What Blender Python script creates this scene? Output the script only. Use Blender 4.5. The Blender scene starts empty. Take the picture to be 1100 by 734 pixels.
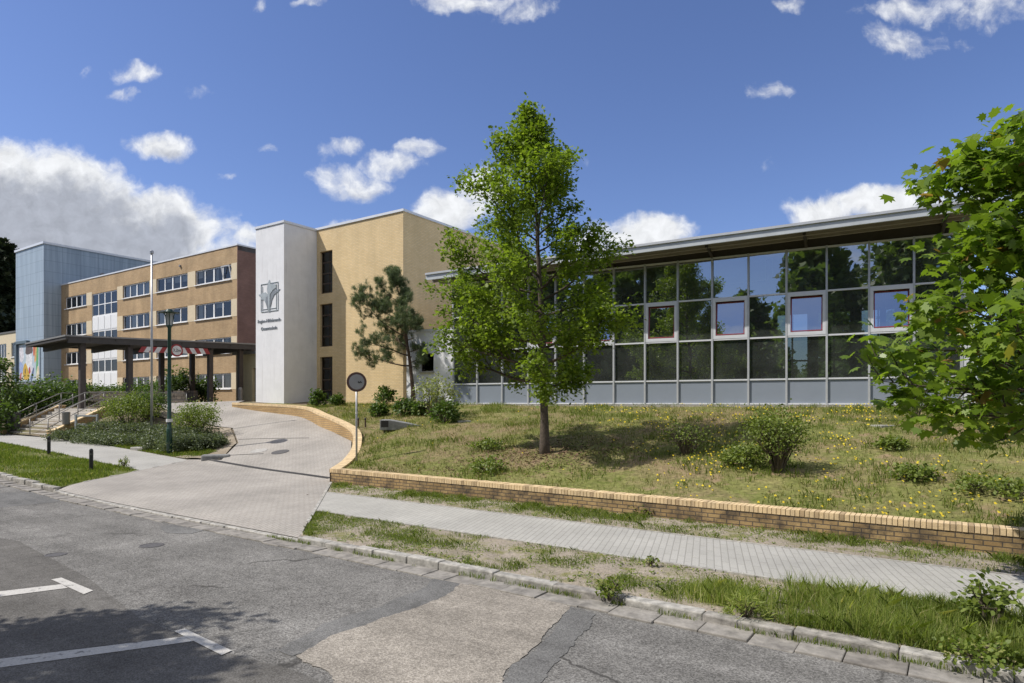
import bpy, math, random
import numpy as np
from mathutils import Vector, Matrix
from mathutils.bvhtree import BVHTree
random.seed(7)
rng = np.random.default_rng(7)
R = math.radians
SC = bpy.context.scene
COL = SC.collection

# ------------------------------------------------------------------ camera
F, CX, HY, H = 690.0, 550.0, 432.0, 2.45      # focal length in photo pixels, axis, eye level, eye height (m)
cam = bpy.data.objects.new('camera', bpy.data.cameras.new('camera'))
COL.objects.link(cam)
cam.data.sensor_width = 36.0
cam.data.lens = F / 1100 * 36
cam.data.shift_y = (HY - 367) / 1100
cam.data.clip_start = 0.05
cam.data.clip_end = 3000
cam.location = (0, 0, H)
cam.rotation_euler = (R(90), 0, 0)
SC.camera = cam
SC.view_settings.view_transform = 'Standard'
SC.view_settings.look = 'None'
SC.view_settings.gamma = 1
SC.view_settings.use_curve_mapping = False
SC.view_settings.exposure = 0.08
SC.render.engine = 'CYCLES'
SC.cycles.max_bounces = 8
SC.cycles.transparent_max_bounces = 12
SC.cycles.use_denoising = True

# ------------------------------------------------------------------ sun
TRAVEL = Vector((3.0, 0.44, -3.75)).normalized()
SUN_EL = math.asin(-TRAVEL.z)
SUN_AZ = math.atan2(-TRAVEL.x, -TRAVEL.y)       # clockwise from +Y
sun = bpy.data.objects.new('sun', bpy.data.lights.new('sun', 'SUN'))
COL.objects.link(sun)
sun.data.energy = 4.7
sun.data.angle = R(0.53)
sun.data.color = (1.0, 0.955, 0.89)
sun.rotation_euler = TRAVEL.to_track_quat('-Z', 'Y').to_euler()
sun.location = (-40, 0, 60)

# ------------------------------------------------------------------ sky with clouds (world)
world = bpy.data.worlds.new('World')
SC.world = world
world.use_nodes = True
WN, WL = world.node_tree.nodes, world.node_tree.links
WN.clear()


def wmath(op, a, b=None, c=None, clamp=False):
    n = WN.new('ShaderNodeMath'); n.operation = op; n.use_clamp = clamp
    for i, v in enumerate((a, b, c)):
        if v is None: continue
        if hasattr(v, 'is_output'): WL.new(v, n.inputs[i])
        else: n.inputs[i].default_value = v
    return n.outputs[0]


def wvec(op, a, b=None, c=None):
    n = WN.new('ShaderNodeVectorMath'); n.operation = op
    for i, v in enumerate((a, b, c)):
        if v is None: continue
        if hasattr(v, 'is_output'): WL.new(v, n.inputs[i])
        else: n.inputs[i].default_value = v
    return n.outputs['Value'] if op == 'DOT_PRODUCT' else n.outputs[0]


def wnoise(vec, scale, detail, rough=0.55):
    n = WN.new('ShaderNodeTexNoise'); n.inputs['Scale'].default_value = scale
    n.inputs['Detail'].default_value = detail; n.inputs['Roughness'].default_value = rough
    WL.new(vec, n.inputs['Vector'])
    return n


def wsmooth(v, lo, hi):
    n = WN.new('ShaderNodeMapRange'); n.interpolation_type = 'SMOOTHSTEP'
    WL.new(v, n.inputs[0]); n.inputs[1].default_value = lo; n.inputs[2].default_value = hi
    return n.outputs[0]


def build_sky():
    sky = WN.new('ShaderNodeTexSky'); sky.sky_type = 'NISHITA'; sky.sun_disc = False
    sky.sun_elevation = SUN_EL; sky.sun_rotation = SUN_AZ % (2 * math.pi)
    sky.air_density = 1.0; sky.dust_density = 0.4; sky.ozone_density = 6.0; sky.altitude = 50
    tc = WN.new('ShaderNodeTexCoord')
    d = tc.outputs['Generated']
    sep = WN.new('ShaderNodeSeparateXYZ'); WL.new(d, sep.inputs[0])
    yy = wmath('MAXIMUM', sep.outputs[1], 0.08)
    tu = wmath('DIVIDE', sep.outputs[0], yy); tv = wmath('DIVIDE', sep.outputs[2], yy)
    cmb = WN.new('ShaderNodeCombineXYZ'); WL.new(tu, cmb.inputs[0]); WL.new(tv, cmb.inputs[1])
    p = cmb.outputs[0]
    w1 = wvec('SUBTRACT', wnoise(p, 9, 5).outputs['Color'], (0.5, 0.5, 0.5))
    p2 = wvec('MULTIPLY_ADD', w1, (0.11, 0.09, 0.0), p)
    fb = wnoise(p, 16, 8, 0.62).outputs['Fac']
    fb2 = wnoise(p2, 42, 6, 0.6).outputs['Fac']

    def blobs(lst):
        acc = None
        for (u, v, ru, rv, s) in lst:
            cu, cv, a, b = (u - CX) / F, (HY - v) / F, ru / F, rv / F
            q = wvec('MULTIPLY_ADD', p2, (1 / a, 1 / b, 0), (-cu / a, -cv / b, 0))
            m = wmath('MULTIPLY_ADD', wvec('DOT_PRODUCT', q, q), -s, s)
            acc = m if acc is None else wmath('MAXIMUM', acc, m)
        return acc
    puffs = [(40, 222, 128, 76, 1.9), (-40, 190, 110, 56, 1.8), (150, 237, 100, 48, 1.7), (205, 250, 56, 30, 1.4), (110, 204, 60, 28, 1.1), (262, 252, 22, 16, .9), (60, 272, 250, 50, 1.8),
             (150, 78, 30, 13, .8), (133, 100, 18, 7, .5), (96, 83, 12, 7, .4), (175, 151, 52, 18, .9), (213, 97, 16, 6, .25), (250, 184, 10, 6, .55), (285, 160, 12, 7, .35),
             (378, 190, 52, 22, .95), (420, 172, 42, 16, .85), (455, 157, 26, 13, .7), (372, 157, 22, 9, .6), (348, 163, 12, 8, .35), (372, 238, 32, 9, .7),
             (490, 224, 46, 32, 1.4), (520, 194, 38, 26, 1.2), (505, 2, 65, 14, .8), (560, 12, 60, 12, .5), (335, 0, 26, 7, .6), (272, 5, 12, 8, .3),
             (690, 250, 58, 25, 1.4), (655, 258, 50, 26, .9), (885, 228, 54, 25, 1.4), (945, 222, 60, 21, 1.4), (1005, 212, 50, 20, .9), (1060, 215, 60, 24, .9),
             (832, 97, 24, 13, .5), (973, 42, 42, 22, .7), (985, 10, 60, 16, .7), (1055, 12, 55, 20, .6), (855, 3, 20, 9, .6), (835, 185, 12, 12, .22), (632, 172, 10, 10, .22), (1033, 45, 14, 10, .35),
             (-160, 250, 160, 90, 1.0), (1240, 190, 120, 50, 1.0), (1180, 60, 90, 30, .6)]
    f = blobs(puffs)
    dens = wmath('ADD', f, wmath('MULTIPLY_ADD', fb, 1.5, -0.86))
    dens = wmath('ADD', dens, wmath('MULTIPLY_ADD', fb2, 1.0, -0.50))
    front = wsmooth(dens, -0.10, 1.0)
    g = blobs([(20, 238, 190, 62, 1.3), (120, 256, 130, 44, 1.2), (-100, 250, 160, 70, 1.0), (690, 268, 60, 16, .6), (940, 242, 110, 16, .6), (500, 245, 40, 20, .5), (385, 203, 40, 10, .4), (180, 160, 40, 8, .4)])
    grey = wmath('ADD', g, wmath('MULTIPLY_ADD', fb, 1.8, -0.95))
    grey = wsmooth(grey, 0.0, 0.9)
    # the half of the sky behind the viewer: cloud cover added to whiten ambient light
    zc = wmath('ADD', wmath('MAXIMUM', sep.outputs[2], 0.0), 0.22)
    cb = WN.new('ShaderNodeCombineXYZ')
    WL.new(wmath('DIVIDE', sep.outputs[0], zc), cb.inputs[0]); WL.new(wmath('DIVIDE', sep.outputs[1], zc), cb.inputs[1])
    nb = wnoise(cb.outputs[0], 1.1, 7, 0.56).outputs['Fac']
    back = wmath('MULTIPLY', wsmooth(nb, 0.38, 0.54), wsmooth(sep.outputs[2], 0.30, 0.5))
    back = wmath('MAXIMUM', back, wmath('MULTIPLY', wsmooth(nb, 0.5, 0.62), 0.8))
    isfront = wsmooth(sep.outputs[1], 0.08, 0.2)
    mixa = WN.new('ShaderNodeMix'); WL.new(isfront, mixa.inputs[0]); WL.new(back, mixa.inputs[2]); WL.new(front, mixa.inputs[3])
    alpha = mixa.outputs[0]
    cc = WN.new('ShaderNodeMix'); cc.data_type = 'RGBA'
    WL.new(wmath('MULTIPLY', grey, isfront), cc.inputs[0])
    cc.inputs[6].default_value = (7.1, 7.25, 7.5, 1); cc.inputs[7].default_value = (3.6, 3.85, 4.45, 1)
    tex = WN.new('ShaderNodeMix'); tex.data_type = 'RGBA'; tex.blend_type = 'MULTIPLY'
    tex.inputs[0].default_value = 1.0
    WL.new(cc.outputs[2], tex.inputs[6])
    rp = WN.new('ShaderNodeMapRange'); WL.new(fb2, rp.inputs[0]); rp.inputs[1].default_value = 0.3; rp.inputs[2].default_value = 0.65; rp.inputs[3].default_value = 0.82; rp.inputs[4].default_value = 1.03
    WL.new(rp.outputs[0], tex.inputs[7])
    fin = WN.new('ShaderNodeMix'); fin.data_type = 'RGBA'
    WL.new(alpha, fin.inputs[0]); bl = WN.new('ShaderNodeMix'); bl.data_type = 'RGBA'; bl.blend_type = 'MULTIPLY'; bl.inputs[0].default_value = 1; bl.inputs[7].default_value = (1.02, .94, 1.08, 1)
    WL.new(sky.outputs[0], bl.inputs[6]); WL.new(bl.outputs[2], fin.inputs[6]); WL.new(tex.outputs[2], fin.inputs[7])
    bg = WN.new('ShaderNodeBackground'); bg.inputs[1].default_value = 0.122
    WL.new(fin.outputs[2], bg.inputs[0])
    out = WN.new('ShaderNodeOutputWorld'); WL.new(bg.outputs[0], out.inputs[0])


build_sky()

# ------------------------------------------------------------------ frames of the place
AX, AY, NX, NY = .823, -.568, .568, .823      # street frame: a runs along the kerb, q away from it
TH = math.atan2(AY, AX)


def aq(a, q): return (a * AX + q * NX, a * AY + q * NY)
def to_aq(x, y): return (x * AX + y * AY, x * NX + y * NY)
def survey(u, v, z=0.0):                       # a sighted spot on level ground at height z
    d = F * (H - z) / (v - HY); return ((u - CX) / F * d, d)


def sstep(x, a, b):
    t = min(1, max(0, (x - a) / (b - a))); return t * t * (3 - 2 * t)


def z_street(a): return .65 * sstep(-a, 16, 38)


class TPS:
    def __init__(s, pts):
        p = np.array(pts, float); s.c = p[:, :2]; n = len(p)
        K = s.k(np.linalg.norm(s.c[:, None] - s.c[None], axis=2)) + np.eye(n) * .05
        P = np.c_[np.ones(n), s.c]
        A = np.block([[K, P], [P.T, np.zeros((3, 3))]])
        s.w = np.linalg.solve(A, np.r_[p[:, 2], 0, 0, 0])
    @staticmethod
    def k(r): return np.where(r > 1e-9, r * r * np.log(np.maximum(r, 1e-9)), 0)
    def __call__(s, x, y):
        r = np.hypot(s.c[:, 0] - x, s.c[:, 1] - y)
        return float(s.k(r) @ s.w[:-3] + s.w[-3] + s.w[-2] * x + s.w[-1] * y)


WALL = [(-5.55, 19.55, 0.0, .41), (-5.62, 21.5, .25, .55), (-5.95, 24.0, .607, .86), (-6.55, 25.9, .89, 1.40), (-8.56, 28.8, 1.28, 1.92), (-10.7, 31.8, 1.71, 2.26), (-15.3, 35.1, 2.15, 2.42)]
tp = [(*aq(a, 13.2), z_street(a)) for a in (-75, -65, -55, -48, -43, -38, -34, -30, -27, -24.5, -20, -16.5)]
tp += [(x, y, z) for x, y, z, t in WALL[1:]]
tp += [(*aq(-44, 16.2), 2.0), (*aq(-37.5, 16.2), 2.0), (-24.8, 37.1, 2.05), (-23.4, 39.3, 2.1), (-20.5, 43.6, 2.15), (-18, 45.5, 2.2), (-28, 41, 2.1)]
tp += [(*aq(-34, 15.2), .9), (*aq(-30.5, 15.2), .6), (*aq(-60, 19), 2.0), (*aq(-75, 20), 2.0), (*aq(-60, 30), 2.2), (*aq(-75, 50), 2.3), (*aq(-45, 45), 2.3), (*aq(-20, 40), 2.35), (*aq(-30, 60), 2.4)]
YARD = TPS(tp)


def T(x, y):
    a, q = to_aq(x, y)
    if q <= 13.2: return z_street(a)
    return YARD(x, y)


def on_T(u, v, lo=8, hi=70):                   # where a sight line meets the ground
    d = lo
    while d < hi:
        x = (u - CX) / F * d
        if H - (v - HY) / F * d <= T(x, d): return (x, d)
        d += .05
    return ((u - CX) / F * hi, hi)


# ------------------------------------------------------------------ tagging and mesh building
def tag(o, label=None, cat=None, group=None, kind=None):
    if label: o['label'] = label
    if cat: o['category'] = cat
    if group: o['group'] = group
    if kind: o['kind'] = kind
    return o


def thing(name, label, cat, loc=(0, 0, 0), rz=0, group=None):
    o = bpy.data.objects.new(name, None); COL.objects.link(o)
    o.empty_display_size = .3
    o.location = loc; o.rotation_euler = (0, 0, rz)
    return tag(o, label, cat, group)


def link(name, me, mat, parent=None):
    o = bpy.data.objects.new(name, me); COL.objects.link(o)
    if mat is not None and not me.materials: me.materials.append(mat)
    if parent is not None: o.parent = parent
    return o


def np_mesh(name, verts, nper, tint=None):
    """verts (n, k, 3): n faces of k corners each."""
    n, k = verts.shape[:2]
    me = bpy.data.meshes.new(name)
    me.vertices.add(n * k); me.vertices.foreach_set('co', verts.reshape(-1).astype(np.float32))
    me.loops.add(n * k); me.loops.foreach_set('vertex_index', np.arange(n * k, dtype=np.int32))
    me.polygons.add(n); me.polygons.foreach_set('loop_start', np.arange(0, n * k, k, dtype=np.int32))
    me.update(calc_edges=True)
    if tint is not None:
        at = me.attributes.new('tint', 'FLOAT', 'FACE'); at.data.foreach_set('value', tint.astype(np.float32))
    return me


class MB:
    def __init__(s): s.v, s.f, s.t, s.uv = [], [], [], None
    def face(s, pts, tint=.5):
        i = len(s.v); s.v += [tuple(p) for p in pts]; s.f.append(tuple(range(i, i + len(pts)))); s.t.append(tint)
    def box(s, x0, x1, y0, y1, z0, z1, tint=.5, m=None):
        c = [(x, y, z) for z in (z0, z1) for y in (y0, y1) for x in (x0, x1)]
        if m is not None: c = [tuple(m @ Vector(p)) for p in c]
        i = len(s.v); s.v += c
        for f in ((0, 2, 3, 1), (4, 5, 7, 6), (0, 1, 5, 4), (2, 6, 7, 3), (0, 4, 6, 2), (1, 3, 7, 5)):
            s.f.append(tuple(i + k for k in f)); s.t.append(tint)
        return s
    def prism(s, poly, z0, z1, tint=.5):
        n = len(poly); i = len(s.v)
        ar = sum(poly[k][0] * poly[(k + 1) % n][1] - poly[(k + 1) % n][0] * poly[k][1] for k in range(n))
        if ar < 0: poly = poly[::-1]
        s.v += [(x, y, z0) for x, y in poly] + [(x, y, z1) for x, y in poly]
        s.f.append(tuple(i + k for k in range(n))[::-1]); s.f.append(tuple(i + n + k for k in range(n)))
        for k in range(n): s.f.append((i + k, i + (k + 1) % n, i + n + (k + 1) % n, i + n + k))
        s.t += [tint] * (n + 2)
        return s
    def tube(s, pts, rad, n=8, tint=.5, cap=True):
        pts = [Vector(p) for p in pts]
        if not hasattr(rad, '__len__'): rad = [rad] * len(pts)
        i0 = len(s.v); ref = None
        for k, p in enumerate(pts):
            d = (pts[min(k + 1, len(pts) - 1)] - pts[max(k - 1, 0)])
            d = d.normalized() if d.length > 1e-9 else Vector((0, 0, 1))
            if ref is None: ref = d.orthogonal().normalized()
            ref = (ref - d * ref.dot(d)); ref = ref.normalized() if ref.length > 1e-6 else d.orthogonal().normalized()
            b = d.cross(ref)
            for j in range(n):
                t = 2 * math.pi * j / n
                s.v.append(tuple(p + (ref * math.cos(t) + b * math.sin(t)) * rad[k]))
        for k in range(len(pts) - 1):
            for j in range(n):
                a, b2 = i0 + k * n + j, i0 + k * n + (j + 1) % n
                s.f.append((a, b2, b2 + n, a + n)); s.t.append(tint)
        if cap:
            s.f.append(tuple(i0 + j for j in range(n))[::-1]); e = i0 + (len(pts) - 1) * n
            s.f.append(tuple(e + j for j in range(n))); s.t += [tint] * 2
        return s
    def lathe(s, prof, n=16, c=(0, 0, 0), tint=.5):
        i0 = len(s.v)
        for r, z in prof:
            for j in range(n):
                t = 2 * math.pi * j / n; s.v.append((c[0] + r * math.cos(t), c[1] + r * math.sin(t), c[2] + z))
        for k in range(len(prof) - 1):
            for j in range(n):
                a, b = i0 + k * n + j, i0 + k * n + (j + 1) % n
                s.f.append((a, b, b + n, a + n)); s.t.append(tint)
        s.f.append(tuple(i0 + j for j in range(n))[::-1]); e = i0 + (len(prof) - 1) * n
        s.f.append(tuple(e + j for j in range(n))); s.t += [tint] * 2
        return s
    def grid(s, P):                              # P[i][j] points, faces up for i along x and j along y
        i0 = len(s.v); ni, nj = len(P), len(P[0])
        for r in P: s.v += [tuple(p) for p in r]
        for i in range(ni - 1):
            for j in range(nj - 1):
                a = i0 + i * nj + j; s.f.append((a, a + nj, a + nj + 1, a + 1)); s.t.append(.5)
        return s
    def holed(s, x0, x1, z0, z1, y, holes, depth):   # a wall face towards -y with reveals round its openings
        xs = sorted({x0, x1, *[h[0] for h in holes], *[h[1] for h in holes]})
        zs = sorted({z0, z1, *[h[2] for h in holes], *[h[3] for h in holes]})
        for i in range(len(xs) - 1):
            for k in range(len(zs) - 1):
                xm, zm = (xs[i] + xs[i + 1]) / 2, (zs[k] + zs[k + 1]) / 2
                if any(h[0] < xm < h[1] and h[2] < zm < h[3] for h in holes): continue
                s.face([(xs[i], y, zs[k]), (xs[i + 1], y, zs[k]), (xs[i + 1], y, zs[k + 1]), (xs[i], y, zs[k + 1])])
        for a, b, c, d in holes:
            y2 = y + depth
            s.face([(a, y, c), (a, y2, c), (b, y2, c), (b, y, c)][::-1]); s.face([(a, y, d), (b, y, d), (b, y2, d), (a, y2, d)][::-1])
            s.face([(a, y, c), (a, y, d), (a, y2, d), (a, y2, c)][::-1]); s.face([(b, y, c), (b, y2, c), (b, y2, d), (b, y, d)][::-1])
        return s
    def build(s, name, mat, parent=None, smooth=False, bevel=0, uvs=None):
        me = bpy.data.meshes.new(name); me.from_pydata(s.v, [], s.f); me.update()
        at = me.attributes.new('tint', 'FLOAT', 'FACE'); at.data.foreach_set('value', np.array(s.t, np.float32))
        nl = len(me.loops); vi = np.empty(nl, np.int32); me.loops.foreach_get('vertex_index', vi)
        co = np.array(s.v, float)[vi]
        npol = len(me.polygons); nr = np.empty(npol * 3); me.polygons.foreach_get('normal', nr); nr = np.abs(nr.reshape(-1, 3))
        lt = np.empty(npol, np.int32); me.polygons.foreach_get('loop_total', lt)
        ax = np.repeat(np.argmax(nr, axis=1), lt)
        if uvs is not None: uv = np.array(uvs, float)[vi]
        else: uv = np.where((ax == 0)[:, None], co[:, [1, 2]], np.where((ax == 1)[:, None], co[:, [0, 2]], co[:, [0, 1]]))
        l = me.uv_layers.new(name='uv'); l.data.foreach_set('uv', uv.astype(np.float32).reshape(-1))
        if smooth: me.polygons.foreach_set('use_smooth', np.ones(npol, bool))
        o = link(name, me, mat, parent)
        if bevel:
            m = o.modifiers.new('bevel', 'BEVEL'); m.width = bevel; m.segments = 2; m.limit_method = 'ANGLE'; m.angle_limit = R(40)
        return o


def street_mesh(mb, name, mat, kind='structure', **kw):      # a mesh laid out in (a, q, z)
    o = mb.build(name, mat, **kw); o.rotation_euler.z = TH
    if kind: o['kind'] = kind
    return o


# ------------------------------------------------------------------ materials
def base_mat(name):
    m = bpy.data.materials.new(name); m.use_nodes = True
    nt = m.node_tree; b = nt.nodes['Principled BSDF']
    return m, nt.nodes, nt.links, b


def ramp(N, L, fac, stops):
    r = N.new('ShaderNodeValToRGB'); e = r.color_ramp.elements
    while len(e) < len(stops): e.new(.5)
    for k, (p, c) in enumerate(stops): e[k].position = p; e[k].color = (*c, 1)
    L.new(fac, r.inputs[0]); return r.outputs[0]


def noise(N, L, vec, scale, detail=4, rough=.55):
    n = N.new('ShaderNodeTexNoise'); n.inputs['Scale'].default_value = scale; n.inputs['Detail'].default_value = detail
    n.inputs['Roughness'].default_value = rough; L.new(vec, n.inputs['Vector']); return n.outputs['Fac']


def mixc(N, L, fac, a, b, mode='MIX'):
    m = N.new('ShaderNodeMix'); m.data_type = 'RGBA'; m.blend_type = mode
    for i, v in ((0, fac), (6, a), (7, b)):
        if hasattr(v, 'is_output'): L.new(v, m.inputs[i])
        else: m.inputs[i].default_value = v if i == 0 else (*v, 1)
    return m.outputs[2]


def coord(N, which='Object'):
    return N.new('ShaderNodeTexCoord').outputs[which]


def bump(N, L, b, h, strength, dist=.01):
    n = N.new('ShaderNodeBump'); n.inputs['Strength'].default_value = strength; n.inputs['Distance'].default_value = dist
    L.new(h, n.inputs['Height']); L.new(n.outputs[0], b.inputs['Normal'])


def plain(name, c, rough=.6, metal=0, var=.12, scale=4, bmp=0, bscale=60, spec=.5, tint=0):
    m, N, L, b = base_mat(name); oc = coord(N)
    lo = tuple(x * (1 - var) for x in c); hi = tuple(min(1, x * (1 + var)) for x in c)
    col = ramp(N, L, noise(N, L, oc, scale, 6), [(.3, lo), (.7, hi)])
    if tint:
        at = N.new('ShaderNodeAttribute'); at.attribute_name = 'tint'
        col = mixc(N, L, tint, col, ramp(N, L, at.outputs['Fac'], [(0, (.35, .3, .27)), (.5, (1, 1, 1)), (1, (1.0, .97, .92))]), 'MULTIPLY')
    L.new(col, b.inputs['Base Color'])
    b.inputs['Roughness'].default_value = rough; b.inputs['Metallic'].default_value = metal
    b.inputs['Specular IOR Level'].default_value = spec
    if bmp: bump(N, L, b, noise(N, L, oc, bscale, 5), bmp)
    return m


def bricks(name, c1, c2, mort, bw=.25, rh=.0833, ms=.01, rough=.85, dirt=(.75, 1.1), dscale=.6, bmp=.4, stain=None, swap=None, bias=0, freq=2, stain_range=(.55, .75), streak=0):
    m, N, L, b = base_mat(name)
    uv = N.new('ShaderNodeUVMap').outputs[0]; v = uv
    if swap is not None:
        s = N.new('ShaderNodeSeparateXYZ'); L.new(uv, s.inputs[0])
        c = N.new('ShaderNodeCombineXYZ'); L.new(s.outputs[1], c.inputs[0])
        ma = N.new('ShaderNodeMath'); ma.operation = 'MULTIPLY_ADD'; L.new(s.outputs[1], ma.inputs[0]); ma.inputs[1].default_value = swap; L.new(s.outputs[0], ma.inputs[2])
        L.new(ma.outputs[0], c.inputs[1]); v = c.outputs[0]
    t = N.new('ShaderNodeTexBrick'); L.new(v, t.inputs['Vector'])
    t.offset_frequency = freq
    for k, x in (('Scale', 1), ('Mortar Size', ms), ('Mortar Smooth', .2), ('Bias', bias), ('Brick Width', bw), ('Row Height', rh)): t.inputs[k].default_value = x
    t.inputs['Color1'].default_value = (*c1, 1); t.inputs['Color2'].default_value = (*c2, 1); t.inputs['Mortar'].default_value = (*mort, 1)
    d = ramp(N, L, noise(N, L, uv, dscale, 7, .6), [(.3, (dirt[0],) * 3), (.7, (dirt[1],) * 3)])
    col = mixc(N, L, 1, t.outputs['Color'], d, 'MULTIPLY')
    if streak:
        mp = N.new('ShaderNodeMapping'); mp.inputs['Scale'].default_value = (1.1, .10, 1); L.new(uv, mp.inputs[0])
        col = mixc(N, L, 1, col, ramp(N, L, noise(N, L, mp.outputs[0], 1.0, 6, .62), [(.32, (1 - streak,) * 3), (.6, (1.02,) * 3)]), 'MULTIPLY')
    fine = ramp(N, L, noise(N, L, uv, 45, 3), [(.3, (.86,) * 3), (.7, (1.1,) * 3)])
    col = mixc(N, L, 1, col, fine, 'MULTIPLY')
    if stain is not None:
        st = ramp(N, L, noise(N, L, uv, 1.7, 8, .68), [(stain_range[0], (0, 0, 0)), (stain_range[1], (1, 1, 1))])
        col = mixc(N, L, st, col, stain)
    L.new(col, b.inputs['Base Color']); b.inputs['Roughness'].default_value = rough; b.inputs['Specular IOR Level'].default_value = .25
    inv = N.new('ShaderNodeMath'); inv.operation = 'SUBTRACT'; inv.inputs[0].default_value = 1; L.new(t.outputs['Fac'], inv.inputs[1])
    bump(N, L, b, inv.outputs[0], bmp, .006)
    return m


def leafmat(name, stops, trans=.35, rough=.5, spec=.35):
    m, N, L, b = base_mat(name)
    at = N.new('ShaderNodeAttribute'); at.attribute_name = 'tint'
    col = ramp(N, L, at.outputs['Fac'], stops)
    L.new(col, b.inputs['Base Color']); b.inputs['Roughness'].default_value = rough; b.inputs['Specular IOR Level'].default_value = spec
    tr = N.new('ShaderNodeBsdfTranslucent'); L.new(mixc(N, L, 1, col, (1.25, 1.35, .55), 'MULTIPLY'), tr.inputs[0])
    mx = N.new('ShaderNodeMixShader'); mx.inputs[0].default_value = trans
    L.new(b.outputs[0], mx.inputs[1]); L.new(tr.outputs[0], mx.inputs[2]); L.new(mx.outputs[0], N['Material Output'].inputs[0])
    return m


def soil(name, stops, scale=.35, fine=14, fstops=((.3, .7), (.7, 1.15)), bmp=.8, patch=None, rough=.95):
    m, N, L, b = base_mat(name); oc = coord(N)
    n1 = noise(N, L, oc, scale, 9, .62)
    col = ramp(N, L, n1, stops)
    col = mixc(N, L, 1, col, ramp(N, L, noise(N, L, oc, fine, 6, .6), [(p, (c,) * 3) for p, c in fstops]), 'MULTIPLY')
    if patch:
        for sc, lo, hi, pc in patch:
            col = mixc(N, L, ramp(N, L, noise(N, L, oc, sc, 8, .65), [(lo, (0, 0, 0)), (hi, (1, 1, 1))]), col, pc)
    L.new(col, b.inputs['Base Color']); b.inputs['Roughness'].default_value = rough; b.inputs['Specular IOR Level'].default_value = .15
    bump(N, L, b, noise(N, L, oc, fine * 1.7, 6, .7), bmp, .03)
    return m


def asphalt(name, dark, light, cell=90, contrast=1.0, patch=None, bmp=.6, crack=False):
    m, N, L, b = base_mat(name); oc = coord(N)
    vo = N.new('ShaderNodeTexVoronoi'); vo.inputs['Scale'].default_value = cell; L.new(oc, vo.inputs['Vector'])
    sp = N.new('ShaderNodeSeparateColor'); L.new(vo.outputs['Color'], sp.inputs[0])
    st = ramp(N, L, sp.outputs[0], [(0, dark), (.55, tuple((a + c) / 2 for a, c in zip(dark, light))), (1, light)])
    big = ramp(N, L, noise(N, L, oc, .7, 8, .6), [(.3, (.74,) * 3), (.7, (1.2,) * 3)])
    col = mixc(N, L, 1, st, big, 'MULTIPLY')
    mid = ramp(N, L, noise(N, L, oc, 6, 6, .65), [(.3, (.85,) * 3), (.7, (1.12,) * 3)])
    col = mixc(N, L, 1, col, mid, 'MULTIPLY')
    mp = N.new('ShaderNodeMapping'); mp.inputs['Scale'].default_value = (.12, 1.5, 1); L.new(oc, mp.inputs[0])
    col = mixc(N, L, 1, col, ramp(N, L, noise(N, L, mp.outputs[0], 1.0, 5, .6), [(.35, (.86,) * 3), (.65, (1.1,) * 3)]), 'MULTIPLY')
    col = mixc(N, L, ramp(N, L, noise(N, L, oc, 1.9, 3, .5), [(.66, (0, 0, 0)), (.74, (.45, .45, .45))]), col, tuple(x * .6 for x in dark))
    if patch: col = mixc(N, L, ramp(N, L, noise(N, L, oc, patch[0], 6, .6), [(patch[1], (0, 0, 0)), (patch[2], (1, 1, 1))]), col, patch[3])
    if crack:
        vc = N.new('ShaderNodeTexVoronoi'); vc.feature = 'DISTANCE_TO_EDGE'; vc.inputs['Scale'].default_value = .45
        wv = N.new('ShaderNodeVectorMath'); wv.operation = 'MULTIPLY_ADD'
        nn = N.new('ShaderNodeTexNoise'); nn.inputs['Scale'].default_value = 2.2; nn.inputs['Detail'].default_value = 5; L.new(oc, nn.inputs['Vector'])
        L.new(nn.outputs['Color'], wv.inputs[0]); wv.inputs[1].default_value = (.7, .7, 0); L.new(oc, wv.inputs[2]); L.new(wv.outputs[0], vc.inputs['Vector'])
        gate = ramp(N, L, noise(N, L, oc, .5, 2), [(.48, (0, 0, 0)), (.6, (.75, .75, .75))])
        ck = ramp(N, L, vc.outputs['Distance'], [(0.004, (1, 1, 1)), (.016, (0, 0, 0))])
        f = mixc(N, L, 1, gate, ck, 'MULTIPLY')
        col = mixc(N, L, f, col, (.045, .043, .04))
    L.new(col, b.inputs['Base Color']); b.inputs['Roughness'].default_value = .95; b.inputs['Specular IOR Level'].default_value = .08
    bump(N, L, b, vo.outputs['Distance'], bmp, .006)
    return m


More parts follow.
